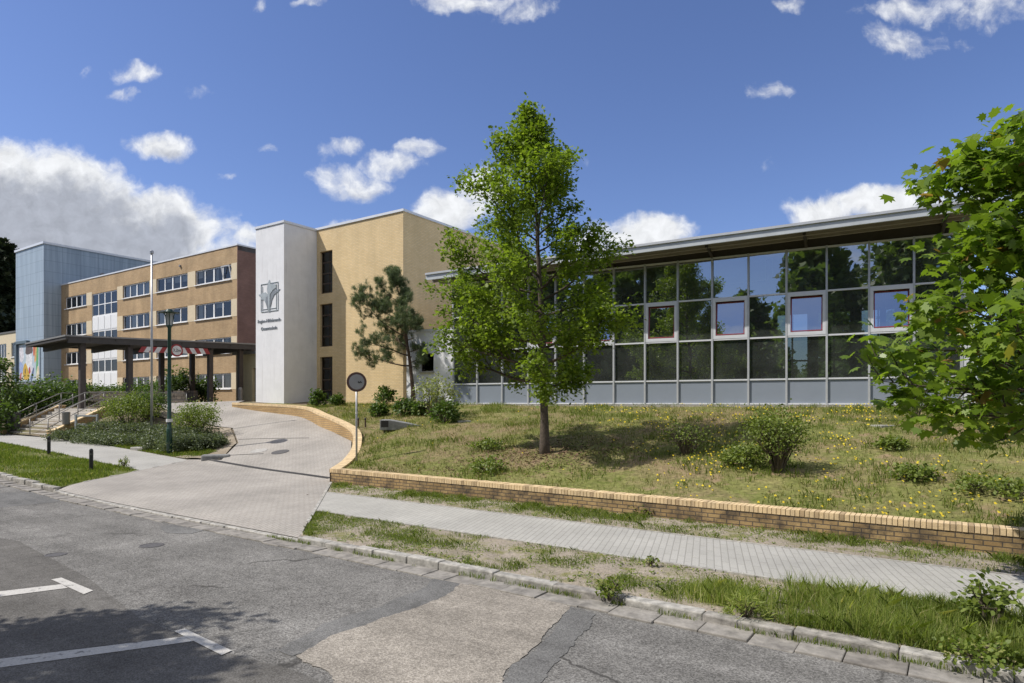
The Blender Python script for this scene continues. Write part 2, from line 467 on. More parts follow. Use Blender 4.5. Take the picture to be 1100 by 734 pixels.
def glass(name, tintc, refl=.25, rough=.004, gcol=(.95, .97, .98), dust=0.0):
    m, N, L, b = base_mat(name); N.remove(b)
    t = N.new('ShaderNodeBsdfTransparent'); t.inputs[0].default_value = (*tintc, 1)
    g = N.new('ShaderNodeBsdfGlossy'); g.inputs['Roughness'].default_value = rough; g.inputs[0].default_value = (*gcol, 1)
    # slight waviness of real panes
    bp = N.new('ShaderNodeBump'); bp.inputs['Strength'].default_value = .035; bp.inputs['Distance'].default_value = .05
    L.new(noise(N, L, coord(N), 1.3, 2), bp.inputs['Height']); L.new(bp.outputs[0], g.inputs['Normal'])
    lw = N.new('ShaderNodeLayerWeight'); lw.inputs[0].default_value = .35
    mr = N.new('ShaderNodeMapRange'); L.new(lw.outputs['Fresnel'], mr.inputs[0]); mr.inputs[3].default_value = refl; mr.inputs[4].default_value = 1
    mx = N.new('ShaderNodeMixShader'); L.new(mr.outputs[0], mx.inputs[0]); L.new(t.outputs[0], mx.inputs[1]); L.new(g.outputs[0], mx.inputs[2])
    o = mx.outputs[0]
    if dust:                                   # a thin film of grime on the panes
        df = N.new('ShaderNodeBsdfDiffuse'); df.inputs[0].default_value = (.55, .60, .56, 1)
        m2 = N.new('ShaderNodeMixShader'); L.new(o, m2.inputs[1]); L.new(df.outputs[0], m2.inputs[2])
        r = N.new('ShaderNodeMapRange'); L.new(noise(N, L, coord(N), .9, 5), r.inputs[0]); r.inputs[1].default_value = .3; r.inputs[2].default_value = .7; r.inputs[3].default_value = dust * .5; r.inputs[4].default_value = dust * 1.5
        L.new(r.outputs[0], m2.inputs[0]); o = m2.outputs[0]
    L.new(o, N['Material Output'].inputs[0])
    return m


MT = dict(
    asphalt=asphalt('coarse_asphalt', (.10, .096, .09), (.27, .26, .243), 66, bmp=.6, crack=True),
    asphalt_bay=asphalt('smooth_asphalt', (.098, .092, .084), (.186, .178, .166), 85, bmp=.35),
    asphalt_patch=asphalt('pale_patch', (.20, .18, .153), (.40, .362, .312), 64, bmp=.8),
    asphalt_dark=asphalt('dark_patch', (.108, .106, .102), (.215, .211, .203), 90, bmp=.3),
    paint=soil('worn_road_paint', [(.3, (.50, .48, .45)), (.7, (.58, .56, .52))], 3, 40, fstops=((.3, .8), (.7, 1.05)), bmp=.3, patch=[(7, .58, .66, (.21, .205, .195)), (24, .62, .70, (.17, .165, .16))], rough=.85),
    pavers=bricks('driveway_pavers', (.385, .355, .318), (.34, .317, .284), (.24, .215, .19), .2, .1, .008, dirt=(.78, 1.12), dscale=.5, swap=.32),
    path=bricks('path_pavers', (.40, .387, .355), (.37, .358, .328), (.27, .26, .235), .6, .115, .009, dirt=(.85, 1.08), dscale=.7, swap=.32, bmp=.25),
    granite=plain('granite', (.34, .325, .295), .9, var=.42, scale=9, bmp=.7, bscale=30, tint=.5),
    gutter=plain('gutter_stone', (.235, .218, .195), .9, var=.35, scale=7, bmp=.7, bscale=22, tint=.25),
    wallbrick=bricks('yellow_wall_brick', (.48, .335, .16), (.37, .245, .115), (.13, .105, .08), dirt=(.6, 1.1), dscale=1.1, stain=(.05, .042, .037), bmp=.8, stain_range=(.45, .66)),
    wallbrick_clean=bricks('yellow_curved_wall_brick', (.50, .33, .15), (.43, .275, .12), (.22, .18, .13), dirt=(.75, 1.1), dscale=1.0, bmp=.7),
    coping=plain('coping_brick', (.64, .485, .285), .85, var=.2, scale=5, bmp=.4, tint=.7),
    yellow=bricks('ochre_facing_brick', (.74, .565, .315), (.68, .505, .265), (.54, .43, .28), dirt=(.9, 1.06), dscale=.35, bmp=.3, streak=.10),
    tan=bricks('tan_facing_brick', (.52, .36, .195), (.44, .29, .15), (.34, .27, .19), dirt=(.8, 1.12), dscale=.5, bmp=.3, streak=.15),
    darkred=bricks('red_brown_brick', (.27, .155, .125), (.23, .13, .105), (.2, .14, .12), bmp=.3),
    cream=plain('cream_render', (.62, .52, .36), .85, var=.06),
    cream2=plain('pale_yellow_render', (.58, .50, .30), .85, var=.06),
    white=plain('white_frame', (.78, .78, .77), .45, var=.04),
    whitewall=plain('white_wall', (.74, .74, .74), .8, var=.05, scale=2, bmp=.15),
    metal=plain('grey_aluminium', (.50, .51, .52), .45, .3, var=.05),
    alu_white=plain('pale_aluminium', (.66, .67, .69), .4, .1, var=.04),
    fascia=plain('roof_sheet', (.47, .495, .51), .5, .1, var=.1, scale=1.5),
    soffit=plain('roof_soffit', (.26, .235, .20), .7, var=.12, scale=2),
    darktrim=plain('dark_trim_and_shade', (.045, .038, .032), .6),
    spandrel=plain('spandrel_panel', (.235, .265, .31), .45, var=.03, scale=1.5),
    red=plain('red_sash', (.26, .045, .055), .45),
    post=plain('canopy_post', (.06, .048, .043), .6, var=.2),
    canopy=plain('canopy_steel', (.23, .225, .22), .55, var=.1),
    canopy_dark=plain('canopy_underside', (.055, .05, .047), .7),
    green=plain('lamp_green', (.012, .045, .032), .4),
    pole=plain('flagpole_metal', (.42, .42, .43), .4, .5, var=.06),
    black=plain('black_paint', (.018, .018, .02), .5),
    rail=plain('handrail_steel', (.22, .21, .20), .45, .4),
    railgrey=plain('grey_rail', (.36, .38, .39), .55),
    concrete=plain('concrete', (.36, .345, .32), .9, var=.2, scale=5, bmp=.4),
    step=plain('step_concrete', (.43, .40, .36), .9, var=.16, scale=6, bmp=.3),
    slate=plain('grey_slab', (.21, .21, .205), .85, var=.3, scale=5, bmp=.5),
    brownwin=plain('brown_window_frame', (.05, .032, .022), .5),
    curtain=plain('curtain', (.70, .68, .64), .9, var=.1, scale=9),
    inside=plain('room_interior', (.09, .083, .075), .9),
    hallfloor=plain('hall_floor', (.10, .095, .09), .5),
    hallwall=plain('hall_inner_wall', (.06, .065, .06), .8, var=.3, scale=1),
    roofing=plain('roofing', (.12, .12, .12), .9),
    signring=plain('faded_sign_ring', (.10, .055, .05), .6),
    signface=plain('faded_sign_face', (.30, .30, .33), .6, var=.08),
    signred=plain('sign_red', (.28, .025, .03), .5),
    signwhite=plain('sign_white', (.62, .62, .62), .5),
    bark=plain('bark', (.085, .066, .050), .95, var=.35, scale=14, bmp=1.0, bscale=28),
    pinebark=plain('pine_bark', (.10, .065, .045), .95, var=.35, scale=12, bmp=1.0, bscale=25),
    twig=plain('twig', (.10, .08, .055), .9, var=.25),
    stakewood=plain('stake_wood', (.09, .055, .035), .9),
    iron=plain('cast_iron', (.085, .08, .078), .7, var=.3, scale=20, bmp=.5),
    drain=plain('drain_slot', (.03, .028, .026), .8),
    rubble=bricks('rubble_wall', (.24, .20, .16), (.15, .13, .11), (.08, .07, .06), .42, .22, .02, dirt=(.6, 1.2), dscale=3),
    lampglass=plain('lantern_glass', (.40, .41, .40), .25, var=.05),
    carpaint=plain('car_paint', (.10, .11, .13), .3, .5), tyre=plain('tyre', (.02, .02, .02), .9), 
    winglass=glass('window_glass', (.82, .85, .84), .05, gcol=(.6, .62, .63)),
    hallglass=glass('hall_glass', (.30, .35, .32), .36, dust=.05),
    hallpane=glass('tilted_pane_glass', (.25, .3, .33), .38, dust=.04),
    oak=leafmat('oak_leaf', [(0, (.09, .142, .016)), (.5, (.17, .24, .028)), (1, (.28, .35, .052))], .5),
    maple=leafmat('maple_leaf', [(0, (.09, .15, .02)), (.5, (.17, .25, .03)), (.97, (.25, .34, .05)), (1, (.30, .18, .06))], .5, .38, .5),
    pine=leafmat('pine_needle', [(0, (.07, .10, .05)), (.5, (.12, .16, .08)), (1, (.18, .22, .12))], .25),
    darkpine=leafmat('far_pine_needle', [(0, (.015, .024, .012)), (.5, (.028, .04, .018)), (1, (.05, .06, .028))], .1),
    farleaf=leafmat('far_leaf', [(0, (.045, .08, .016)), (.5, (.08, .13, .025)), (1, (.125, .18, .035))], .38),
    woodleaf=leafmat('woodland_leaf', [(0, (.07, .12, .03)), (.5, (.12, .18, .045)), (1, (.18, .25, .07))], .42),
    bushleaf=leafmat('bush_leaf', [(0, (.04, .075, .014)), (.5, (.08, .135, .024)), (1, (.135, .20, .04))], .33),
    broom=leafmat('broom_sprig', [(0, (.095, .135, .03)), (.5, (.17, .22, .045)), (1, (.26, .31, .075))], .38),
    greyleaf=leafmat('grey_green_leaf', [(0, (.065, .09, .042)), (.5, (.12, .15, .078)), (1, (.19, .21, .125))], .3),
    paleleaf=leafmat('pale_leaf', [(0, (.16, .19, .06)), (.5, (.24, .27, .10)), (1, (.36, .37, .17))], .35),
    grass=leafmat('grass_blade', [(0, (.085, .135, .02)), (.5, (.16, .215, .035)), (.8, (.24, .27, .065)), (1, (.40, .35, .17))], .4),
    tallgrass=leafmat('tall_grass_blade', [(0, (.16, .22, .05)), (.5, (.28, .34, .075)), (.75, (.38, .40, .13)), (1, (.55, .48, .26))], .5),
    drygrass=leafmat('lawn_blade', [(0, (.11, .125, .028)), (.45, (.20, .205, .055)), (.75, (.33, .295, .12)), (1, (.48, .40, .21))], .4),
    petal=leafmat('yellow_petal', [(0, (.62, .45, .02)), (1, (.75, .60, .05))], .2),
    lawn=soil('dry_lawn', [(.28, (.20, .145, .085)), (.42, (.23, .185, .095)), (.55, (.165, .175, .052)), (.72, (.25, .22, .095))], .38, 9, fstops=((.3, .55), (.7, 1.3)), patch=[(1.6, .54, .66, (.26, .19, .115)), (2.4, .56, .66, (.11, .13, .03))]),
    strip=soil('sandy_verge', [(.3, (.30, .25, .195)), (.5, (.36, .31, .25)), (.7, (.26, .225, .165))], .8, 16, patch=[(2.2, .50, .62, (.20, .19, .085))]),
    verge=soil('green_verge', [(.3, (.11, .13, .035)), (.5, (.14, .155, .05)), (.7, (.22, .19, .09))], .7, 12),
    bed=soil('bed_soil', [(.3, (.14, .11, .08)), (.5, (.19, .155, .11)), (.7, (.14, .14, .055))], .6, 12),
    sand=soil('sandy_edge', [(.3, (.26, .215, .16)), (.7, (.36, .31, .24))], 1.2, 16),
    gravel=soil('pale_gravel', [(.3, (.40, .37, .32)), (.7, (.52, .49, .44))], 3, 60),
    ground=soil('ground', [(.3, (.10, .11, .04)), (.7, (.16, .15, .07))], .2, 3),
    yard=soil('yard_ground', [(.3, (.13, .13, .05)), (.55, (.17, .15, .08)), (.7, (.12, .135, .045))], .5, 8),
)

# ================================================================== ground, road, pavements
def build_ground():
    ob = MB()
    xs = [-900, -400, -200, -120] + list(range(-90, 61, 6)) + [90, 160, 400, 900]
    ys = [-900, -400, -150, -80, -50] + list(range(-40, 111, 6)) + [140, 220, 400, 900]
    def gz(x, y):
        a, q = to_aq(x, y)
        return -.35 + (2.2 * sstep(q, 15, 24) if q > 0 else .1 * sstep(-q, 2, 6))
    ob.grid([[(x, y, gz(x, y)) for y in ys] for x in xs])
    ob.build('ground', MT['ground'])['kind'] = 'structure'

    def rz(a, q): return -.10 + z_street(a) * .8 - .002 * abs(q - 3)
    As = [-90, -75] + [x * 1.0 for x in range(-60, 12, 2)] + [20, 40, 80]
    m = MB(); m.grid([[(a, q, rz(a, q)) for q in (-1.5, 0, 2, 4, 6, 7.05)] for a in As]); street_mesh(m, 'road', MT['asphalt'])
    # smooth asphalt of the parking bays, its edge wandering a little
    m = MB(); edge = []
    bay = [survey(u, v, -.11) for u, v in ((-260, 553), (-120, 560), (20, 582), (95, 622), (150, 665), (235, 700), (318, 722), (430, 775), (640, 850))]
    bay = [to_aq(*p) for p in bay]
    bay = [(-60, bay[0][1] - .3)] + bay + [(14, bay[-1][1] - .6)]
    m.grid([[(a, q, rz(a, q) + .004) for q in (-1.5, 0, (q1) / 2, q1)] for a, q1 in bay]); street_mesh(m, 'parking_bay_asphalt', MT['asphalt_bay'])
    # pale and dark repair patches
    def patch(name, mat, px, h):
        m = MB(); P = [to_aq(*survey(u, v, -.11)) for u, v in px]
        out = []
        for i, p in enumerate(P):
            r = P[(i + 1) % len(P)]
            n = max(2, int(math.dist(p, r) / .05))
            for k in range(n):
                t = k / n; j = rng.normal(0, .009, 2) + .03 * np.array([math.sin(9 * p[0] + k * .23), math.sin(7 * p[1] + k * .31)]) * math.sin(math.pi * t)
                out.append((p[0] + (r[0] - p[0]) * t + j[0], p[1] + (r[1] - p[1]) * t + j[1]))
        m.face([(a, q, rz(a, q) + h) for a, q in out][::-1]); o = street_mesh(m, name, mat)
        if o.data.polygons[0].normal.z < 0: o.data.flip_normals()
    patch('pale_asphalt_patch', MT['asphalt_patch'], [(499, 626), (560, 636), (613, 652), (600, 668), (575, 697), (548, 716), (520, 760), (470, 780), (400, 770), (350, 722), (318, 706), (356, 684), (420, 662), (470, 645)], .008)
    patch('dark_asphalt_patch', MT['asphalt_dark'], [(499, 627), (470, 646), (420, 663), (356, 685), (316, 706), (300, 700), (345, 672), (410, 652), (455, 632), (470, 620)], .006)
    patch('dark_asphalt_patch', MT['asphalt_dark'], [(614, 653), (640, 660), (618, 690), (585, 730), (560, 770), (522, 770), (549, 716), (576, 698), (601, 668)], .006)
    patch('dark_asphalt_patch', MT['asphalt_dark'], [(172, 566), (205, 562), (222, 569), (205, 574), (178, 573)], .006)
    patch('dark_asphalt_patch', MT['asphalt_dark'], [(-40, 536), (30, 531), (85, 533), (60, 541), (-10, 548)], .006)
    # painted T marks of the bays
    for k, (bar, stem) in enumerate((([(187, 680), (198, 677), (249, 701), (238, 706)], [(202, 685), (212, 690), (-300, 760), (-300, 746)]),
                                     ([(55, 624), (66, 622), (100, 636), (90, 640)], [(66, 629), (73, 633), (-200, 668), (-200, 660)]))):
        m = MB()
        for poly, h in ((bar, .012), (stem, .0095)):
            P = [to_aq(*survey(u, v, -.11)) for u, v in poly]
            m.face([(a, q, rz(a, q) + h) for a, q in P])
        o = street_mesh(m, 'parking_bay_marking', MT['paint'])
        for p in o.data.polygons:
            if p.normal.z < 0: p.flip()

    # utility covers in the road and the driveway
    def cover(name, lab, u, v, z, rx, mat, zz=None):
        x, y = survey(u, v, z)
        m = MB(); m.lathe([(rx, -.03), (rx, .004), (rx * .9, .008), (rx * .88, .003), (0.01, .003)], 20)
        o = m.build(name, mat); o.location = (x, y, z); tag(o, lab, 'cover')
        return o
    for u, v, r, lab in ((60, 596, .16, 'small round iron valve cover in road, farther from the driveway'), (163, 586, .20, 'round iron valve cover in road nearer to the driveway')):
        x, y = survey(u, v, -.1); a, q = to_aq(x, y); cover('valve_cover', lab, u, v, rz(a, q) + .002, r, MT['iron'])

    # gutter stones: flat along the driveway and the kerb
    m = MB(); a = -60.0
    while a < 14:
        w = random.uniform(.42, .62); z = rz(a, 7.2) + random.uniform(.0, .02)
        m.box(a, a + w - .008, 7.03 + random.uniform(-.035, .03), 7.375, z - .1, z + .012, random.random()); a += w
    street_mesh(m, 'gutter_stones', MT['gutter'], bevel=.012)
    # kerb: raised stones, some weathered; dropped along the driveway
    m = MB(); a = -60.0
    while a < 14:
        w = random.uniform(.85, 1.05) if a > -7 else random.uniform(.4, .8)
        low = -20.8 < a < -10.2
        if low: w = random.uniform(.3, .6)
        z = z_street(a) + (-.065 if low else random.uniform(-.014, .014)) + (.02 if -9 < a < -6 else 0)
        dq = random.uniform(-.02, .02)
        M = Matrix.Translation((a, 7.38 + dq, 0)) @ Matrix.Rotation(random.uniform(-.02, .02), 4, 'Z')
        m.box(0, w - .008, 0, .19, z - .3, z + .005, random.random() if not low else .6, M); a += w
    street_mesh(m, 'kerb', MT['granite'], bevel=.018)

    def strip(name, mat, q0, q1, a0, a1, e0=None, n=60, dz=0.0, side='r', rough=.0):
        """a lengthwise sheet; its end towards the driveway is cut on the slant"""
        m = MB(); P = []
        for i in range(n + 1):
            t = i / n; row = []
            for j in range(5):
                s = j / 4; q = q0 + (q1 - q0) * s
                lo = a0[0] + (a0[1] - a0[0]) * s if isinstance(a0, tuple) else a0
                hi = a1[0] + (a1[1] - a1[0]) * s if isinstance(a1, tuple) else a1
                a = lo + (hi - lo) * t
                row.append((a, q, z_street(a) + dz + (random.uniform(-rough, rough) if 0 < j < 4 else 0)))
            P.append(row)
        m.grid(P); return street_mesh(m, name, mat)
    FR = lambda q: -9.9 - (q - 7.5) * 1.05          # the driveway's flare, right and left
    FL = lambda q: -20.5 - (q - 7.5) * .66
    strip('planting_strip', MT['strip'], 7.50, 9.42, (FR(7.5), FR(9.4)), 16, rough=.025, dz=-.006)
    strip('pavement', MT['path'], 9.40, 11.45, (FR(9.4), FR(11.45)), 16, dz=.012)
    strip('wall_verge', MT['strip'], 11.45, 13.0, (FR(11.45), -15.75), 16, rough=.02)
    strip('grass_verge', MT['verge'], 7.52, 10.7, -75, (FL(7.5), FL(10.7)), rough=.03)
    strip('pavement', MT['path'], 10.7, 13.3, -75, (FL(10.7), -24.3), dz=.012)
    # path edging
    for q, a0 in ((9.36, FR(9.36)), (11.46, FR(11.46))):
        m = MB(); a = a0
        while a < 14: m.box(a, a + .985, q - .03, q + .03, -.2, .02, random.random()); a += 1
        street_mesh(m, 'path_edging', MT['granite'])

    for fn, q1, sg in ((FR, 12.95, 1), (FL, 13.3, -1)):
        m = MB(); q = 7.40; sl = fn(8) - fn(7)
        while q < q1 - .1:
            e = min(q + .98, q1); d = .05
            zA = z_street(fn(q)) + (-.05 if q < 7.9 else 0.0)
            c = [(fn(q) - d, q), (fn(q) + d, q), (fn(e - .012) + d, e - .012), (fn(e - .012) - d, e - .012)]
            m.prism(c, zA - .3, zA + .024, random.random()); q = e
        street_mesh(m, 'path_edging', MT['granite'])

    # driveway: from the kerb up to the covered forecourt
    L = [aq(FL(7.5), 7.5), aq(FL(10.7), 10.7), aq(-24.3, 13.3), on_T(238, 495), on_T(256, 477), on_T(250, 461), (-19.5, 35.5), (-23.4, 38.6), (-28.5, 45)]
    Rr = [aq(FR(7.5), 7.5), aq(FR(10.2), 10.2), (-5.5, 19.5), (-5.65, 22.5), (-6.4, 25.6), (-8.4, 28.7), (-10.6, 31.9), (-15.3, 35.2), (-18, 48)]
    P = []; m = MB()
    for i in range(len(L) - 1):
        for k in range(8 + (i == len(L) - 2)):
            t = k / 8; row = []
            l = (L[i][0] + (L[i + 1][0] - L[i][0]) * t, L[i][1] + (L[i + 1][1] - L[i][1]) * t)
            r = (Rr[i][0] + (Rr[i + 1][0] - Rr[i][0]) * t, Rr[i][1] + (Rr[i + 1][1] - Rr[i][1]) * t)
            for j in range(25):
                s = j / 24; x, y = l[0] + (r[0] - l[0]) * s, l[1] + (r[1] - l[1]) * s
                a, q = to_aq(x, y)
                z = T(x, y) if q > 13.2 else z_street(a)
                if q < 8.0: z += -.06 * (8.0 - q) / .5
                row.append((a, q, z + .03 * min(1, max(0, (q - 13.3) / 1.0)) + .014))
            P.append(row)
    m.grid([r for r in P][::-1] if False else list(map(list, zip(*P))))
    o = street_mesh(m, 'driveway', MT['pavers'])
    if o.data.polygons[0].normal.z < 0: o.data.flip_normals()
    bv = BVHTree.FromPolygons([aq(v.co.x, v.co.y) + (v.co.z,) for v in o.data.vertices], [p.vertices[:] for p in o.data.polygons])
    def dz(x, y):
        h = bv.ray_cast(Vector((x, y, 20)), Vector((0, 0, -1)))
        return h[0].z if h[0] else T(x, y)
    # slot drains across it, and two covers
    def slot(p0, p1, w, n=24):
        m = MB(); d = Vector((p1[0] - p0[0], p1[1] - p0[1])); nn = Vector((-d.y, d.x)).normalized() * w
        P = [[], []]
        for i in range(n + 1):
            x, y = p0[0] + d.x * i / n, p0[1] + d.y * i / n
            for s, r in ((-1, P[0]), (1, P[1])):
                X, Y = x + nn.x * s, y + nn.y * s; r.append((X, Y, dz(X, Y) + .006))
        m.grid(P); o = m.build('drain_channel', MT['drain'])
        if o.data.polygons[0].normal.z < 0: o.data.flip_normals()
        return o
    tag(slot(on_T(226, 495), on_T(354, 514.5), .07), 'long dark slot drain across the mouth of the driveway', 'drain')
    tag(slot(on_T(256, 473.5), on_T(332, 472), .03), 'thin joint across the upper driveway behind the two round covers', 'drain')
    tag(slot(on_T(246, 490.5), on_T(283, 489), .03), 'short thin joint running from planting bed to the pale manhole cover', 'drain')
    for u, v, mat, lab in ((278, 486, MT['concrete'], 'pale round manhole cover in the driveway'), (301, 487, MT['iron'], 'dark round manhole cover in the driveway')):
        x, y = on_T(u, v); z = dz(x, y); g = .02
        n = Vector((-(dz(x + .5, y) - dz(x - .5, y)), -(dz(x, y + .5) - dz(x, y - .5)), 1)).normalized()
        m = MB(); m.lathe([(.33, -.03), (.33, .012), (.30, .016), (.29, .012), (.01, .012)], 24)
        o = m.build('manhole_cover', mat); o.location = (x, y, z); o.rotation_euler = n.to_track_quat('Z', 'Y').to_euler(); tag(o, lab, 'manhole')
    # planting bed and yard on the left
    m = MB(); As = [-100, -85] + [-75 + .75 * i for i in range(74)]
    Qs = [13.3 + .6 * i for i in range(26)] + [30, 34, 40, 48, 60]
    m.grid([[(a, q, T(*aq(a, q)) - .02) for q in Qs] for a in As]); street_mesh(m, 'yard', MT['bed'])
    # sandy edge between bed and driveway
    e0 = [aq(-24.6, 13.3), on_T(236, 494), on_T(254, 477), on_T(248, 461), (-19.7, 35.5)]
    e1 = [aq(-25.3, 13.3), on_T(225, 489), on_T(238, 476), on_T(236, 461), (-20.6, 35.2)]
    P = [[], [], []]
    for i in range(4):
        for k in range(6):
            t = k / 6
            for r, s in ((P[0], 0), (P[1], .5), (P[2], 1)):
                a0 = Vector(e0[i]).lerp(Vector(e0[i + 1]), t); a1 = Vector(e1[i]).lerp(Vector(e1[i + 1]), t); p = a0.lerp(a1, s)
                r.append((p.x, p.y, T(p.x, p.y) + .03 + .03 * math.sin(i * 3 + k)))
    m = MB(); m.grid(P); o = m.build('sandy_edge', MT['sand']); o['kind'] = 'structure'
    if o.data.polygons[0].normal.z < 0: o.data.flip_normals()
    # far side of the street
    m = MB(); m.grid([[(a, q, -.02 if q > -3.4 else .05) for q in (-60, -20, -6, -3.4, -1.6)] for a in (-90, -40, -10, 20, 60)]); street_mesh(m, 'far_verge', MT['verge'])
    return dz


DZ = build_ground()


# ------------------------------------------------------------------ wall, smooth path helpers
def spline(P, n):
    out = []; P = [Vector(p) for p in P]
    for i in range(len(P) - 1):
        p0, p1, p2, p3 = P[max(i - 1, 0)], P[i], P[i + 1], P[min(i + 2, len(P) - 1)]
        for k in range(n):
            t = k / n
            out.append(.5 * ((2 * p1) + (p2 - p0) * t + (2 * p0 - 5 * p1 + 4 * p2 - p3) * t * t + (3 * p1 - p0 - 3 * p2 + p3) * t ** 3))
    return out + [P[-1]]


WQ0, WQ1 = 12.95, 13.27
CURVE = spline(WALL, 14)                       # foot of the curved run: x, y, z, top


def build_wall():
    root = thing('retaining_wall', 'low yellow brick garden wall with upright coping, straight along pavement and curving up the driveway', 'wall', (*aq(-15.6, 13.0), 0))
    inv = Matrix.Translation(-root.location)
    ka = to_aq(WALL[0][0], WALL[0][1])[0]
    # straight run
    def straight(m): m.v = [tuple(Vector((*aq(x, y), z)) - root.location) for x, y, z in m.v]
    m = MB(); m.box(ka + .01, 16, WQ0 + .012, WQ1, -.4, .305)
    uv = [(x, z + .05) if True else 0 for x, y, z in m.v]; straight(m); m.build('wall_body', MT['wallbrick'], root, uvs=uv)
    m = MB(); a = ka
    while a < 16:
        j = random.uniform(-.004, .004)
        m.box(a, a + .071, WQ0 + j, WQ1 + .02, .307, .42 + random.uniform(-.004, .004), min(1, max(.08, random.gauss(.55, .27)))); a += .083
    straight(m); m.build('coping', MT['coping'], root)
    m = MB(); m.box(ka + .01, 16, WQ0 + .02, WQ1, .30, .405); straight(m); m.build('coping_mortar', MT['rubble'], root)
    # curved run: body and coping follow the curve
    pts = [(Vector((c[0], c[1])), c[2], c[3]) for c in CURVE]
    m = MB(); uv = []; s = 0; N = len(pts); W = .30; rings = []
    for i, (p, z, t) in enumerate(pts):
        d = (pts[min(i + 1, N - 1)][0] - pts[max(i - 1, 0)][0]).normalized(); n = Vector((d.y, -d.x))   # towards the lawn
        if i: s += (p - pts[i - 1][0]).length
        rings.append((p, n, s, z, t))
        for off in (0, W):
            for zz in (z - .35, t - .115):
                q = p + n * off; m.v.append(tuple(Vector((q.x, q.y, zz)) - root.location)); uv.append((s, zz))
    for i in range(N - 1):
        k = i * 4
        for f in ((k, k + 1, k + 5, k + 4), (k + 2, k + 6, k + 7, k + 3), (k + 1, k + 3, k + 7, k + 5)): m.f.append(f); m.t.append(.5)
    m.build('curved_wall_body', MT['wallbrick_clean'], root, uvs=uv)
    m = MB(); L = rings[-1][2]; c = .02; i = 0
    while c < L - .05:
        while rings[i + 1][2] < c: i += 1
        a, b = rings[i], rings[i + 1]; f = (c - a[2]) / (b[2] - a[2])
        p = a[0].lerp(b[0], f); n = a[1].lerp(b[1], f).normalized(); t = a[4] + (b[4] - a[4]) * f; sl = (b[4] - a[4]) / (b[2] - a[2])
        d = Vector((-n.y, n.x))
        M = inv @ Matrix(((d.x, n.x, 0, p.x), (d.y, n.y, 0, p.y), (sl, 0, 1, t), (0, 0, 0, 1)))
        m.box(0, .077, -.012, W + .012, -.114, random.uniform(-.003, .003), min(1, max(.3, random.gauss(.68, .15))), M); c += .081
    m.build('coping', MT['coping'], root)


build_wall()

# ------------------------------------------------------------------ lawn
HO = (.49 * 23.8, 23.8); HC, HS = .882, .472       # hall reference corner and facade direction


def hall(x, y=0.0): return (HO[0] + x * HC + y * HS, HO[1] - x * HS + y * HC)


def build_lawn():
    Fp, Bp = [], []
    for c, b in zip((CURVE[-1], CURVE[-15], CURVE[-29], CURVE[-43], CURVE[-57], CURVE[-71], CURVE[0]),
                    ((-15.2, 37.0), (-11.6, 37.5), (-9.0, 37.0), (-7.0, 35.5), (-5.5, 33.4), hall(-18), hall(-16.5))):
        k = [i for i, p in enumerate(CURVE) if p is c][0]
        d = (Vector(CURVE[min(k + 1, len(CURVE) - 1)][:2]) - Vector(CURVE[max(k - 1, 0)][:2])).normalized(); n = Vector((d.y, -d.x)) * .27
        Fp.append((c[0] + n.x, c[1] + n.y, c[3] - .09)); Bp.append((*b, 2.37))
    a0 = to_aq(WALL[0][0], WALL[0][1])[0] + .3
    Fp[-1] = (*aq(a0, WQ1 - .05), .35)
    for k in range(1, 13):
        t = k / 12; a = a0 + (16 - a0) * t
        Fp.append((*aq(a, WQ1 - .05), .35)); Bp.append((*hall(-16.5 + (22 + 16.5) * t ** .95, -.02), 2.30))
    m = MB(); P = []
    for i in range(len(Fp) - 1):
        for k in range(6 + (i == len(Fp) - 2)):
            t = k / 6; f = Vector(Fp[i]).lerp(Vector(Fp[i + 1]), t); b = Vector(Bp[i]).lerp(Vector(Bp[i + 1]), t); row = []
            for j in range(41):
                s = j / 40; p = f.lerp(b, s)
                e = s + .10 * math.sin(math.pi * s)
                z = f.z + (b.z - f.z) * e
                if 0 < j < 40: z += .04 * math.sin(p.x * 1.3 + p.y * .7) * math.sin(p.y * 1.1) + random.uniform(-.012, .012)
                row.append((p.x, p.y, z))
            P.append(row)
    m.grid(P); o = m.build('lawn', MT['lawn'], smooth=True); o['kind'] = 'structure'
    if o.data.polygons[5].normal.z < 0: o.data.flip_normals()
    return BVHTree.FromPolygons(m.v, m.f)


LAWN = build_lawn()


def lawn_z(x, y):
    h = LAWN.ray_cast(Vector((x, y, 30)), Vector((0, 0, -1)))
    return h[0].z if h[0] else None


def on_lawn(u, v):
    h = LAWN.ray_cast(Vector((0, 0, H)), Vector(((u - CX) / F, 1, (HY - v) / F)).normalized())
    return h[0] if h[0] else Vector((*survey(u, v), 0))


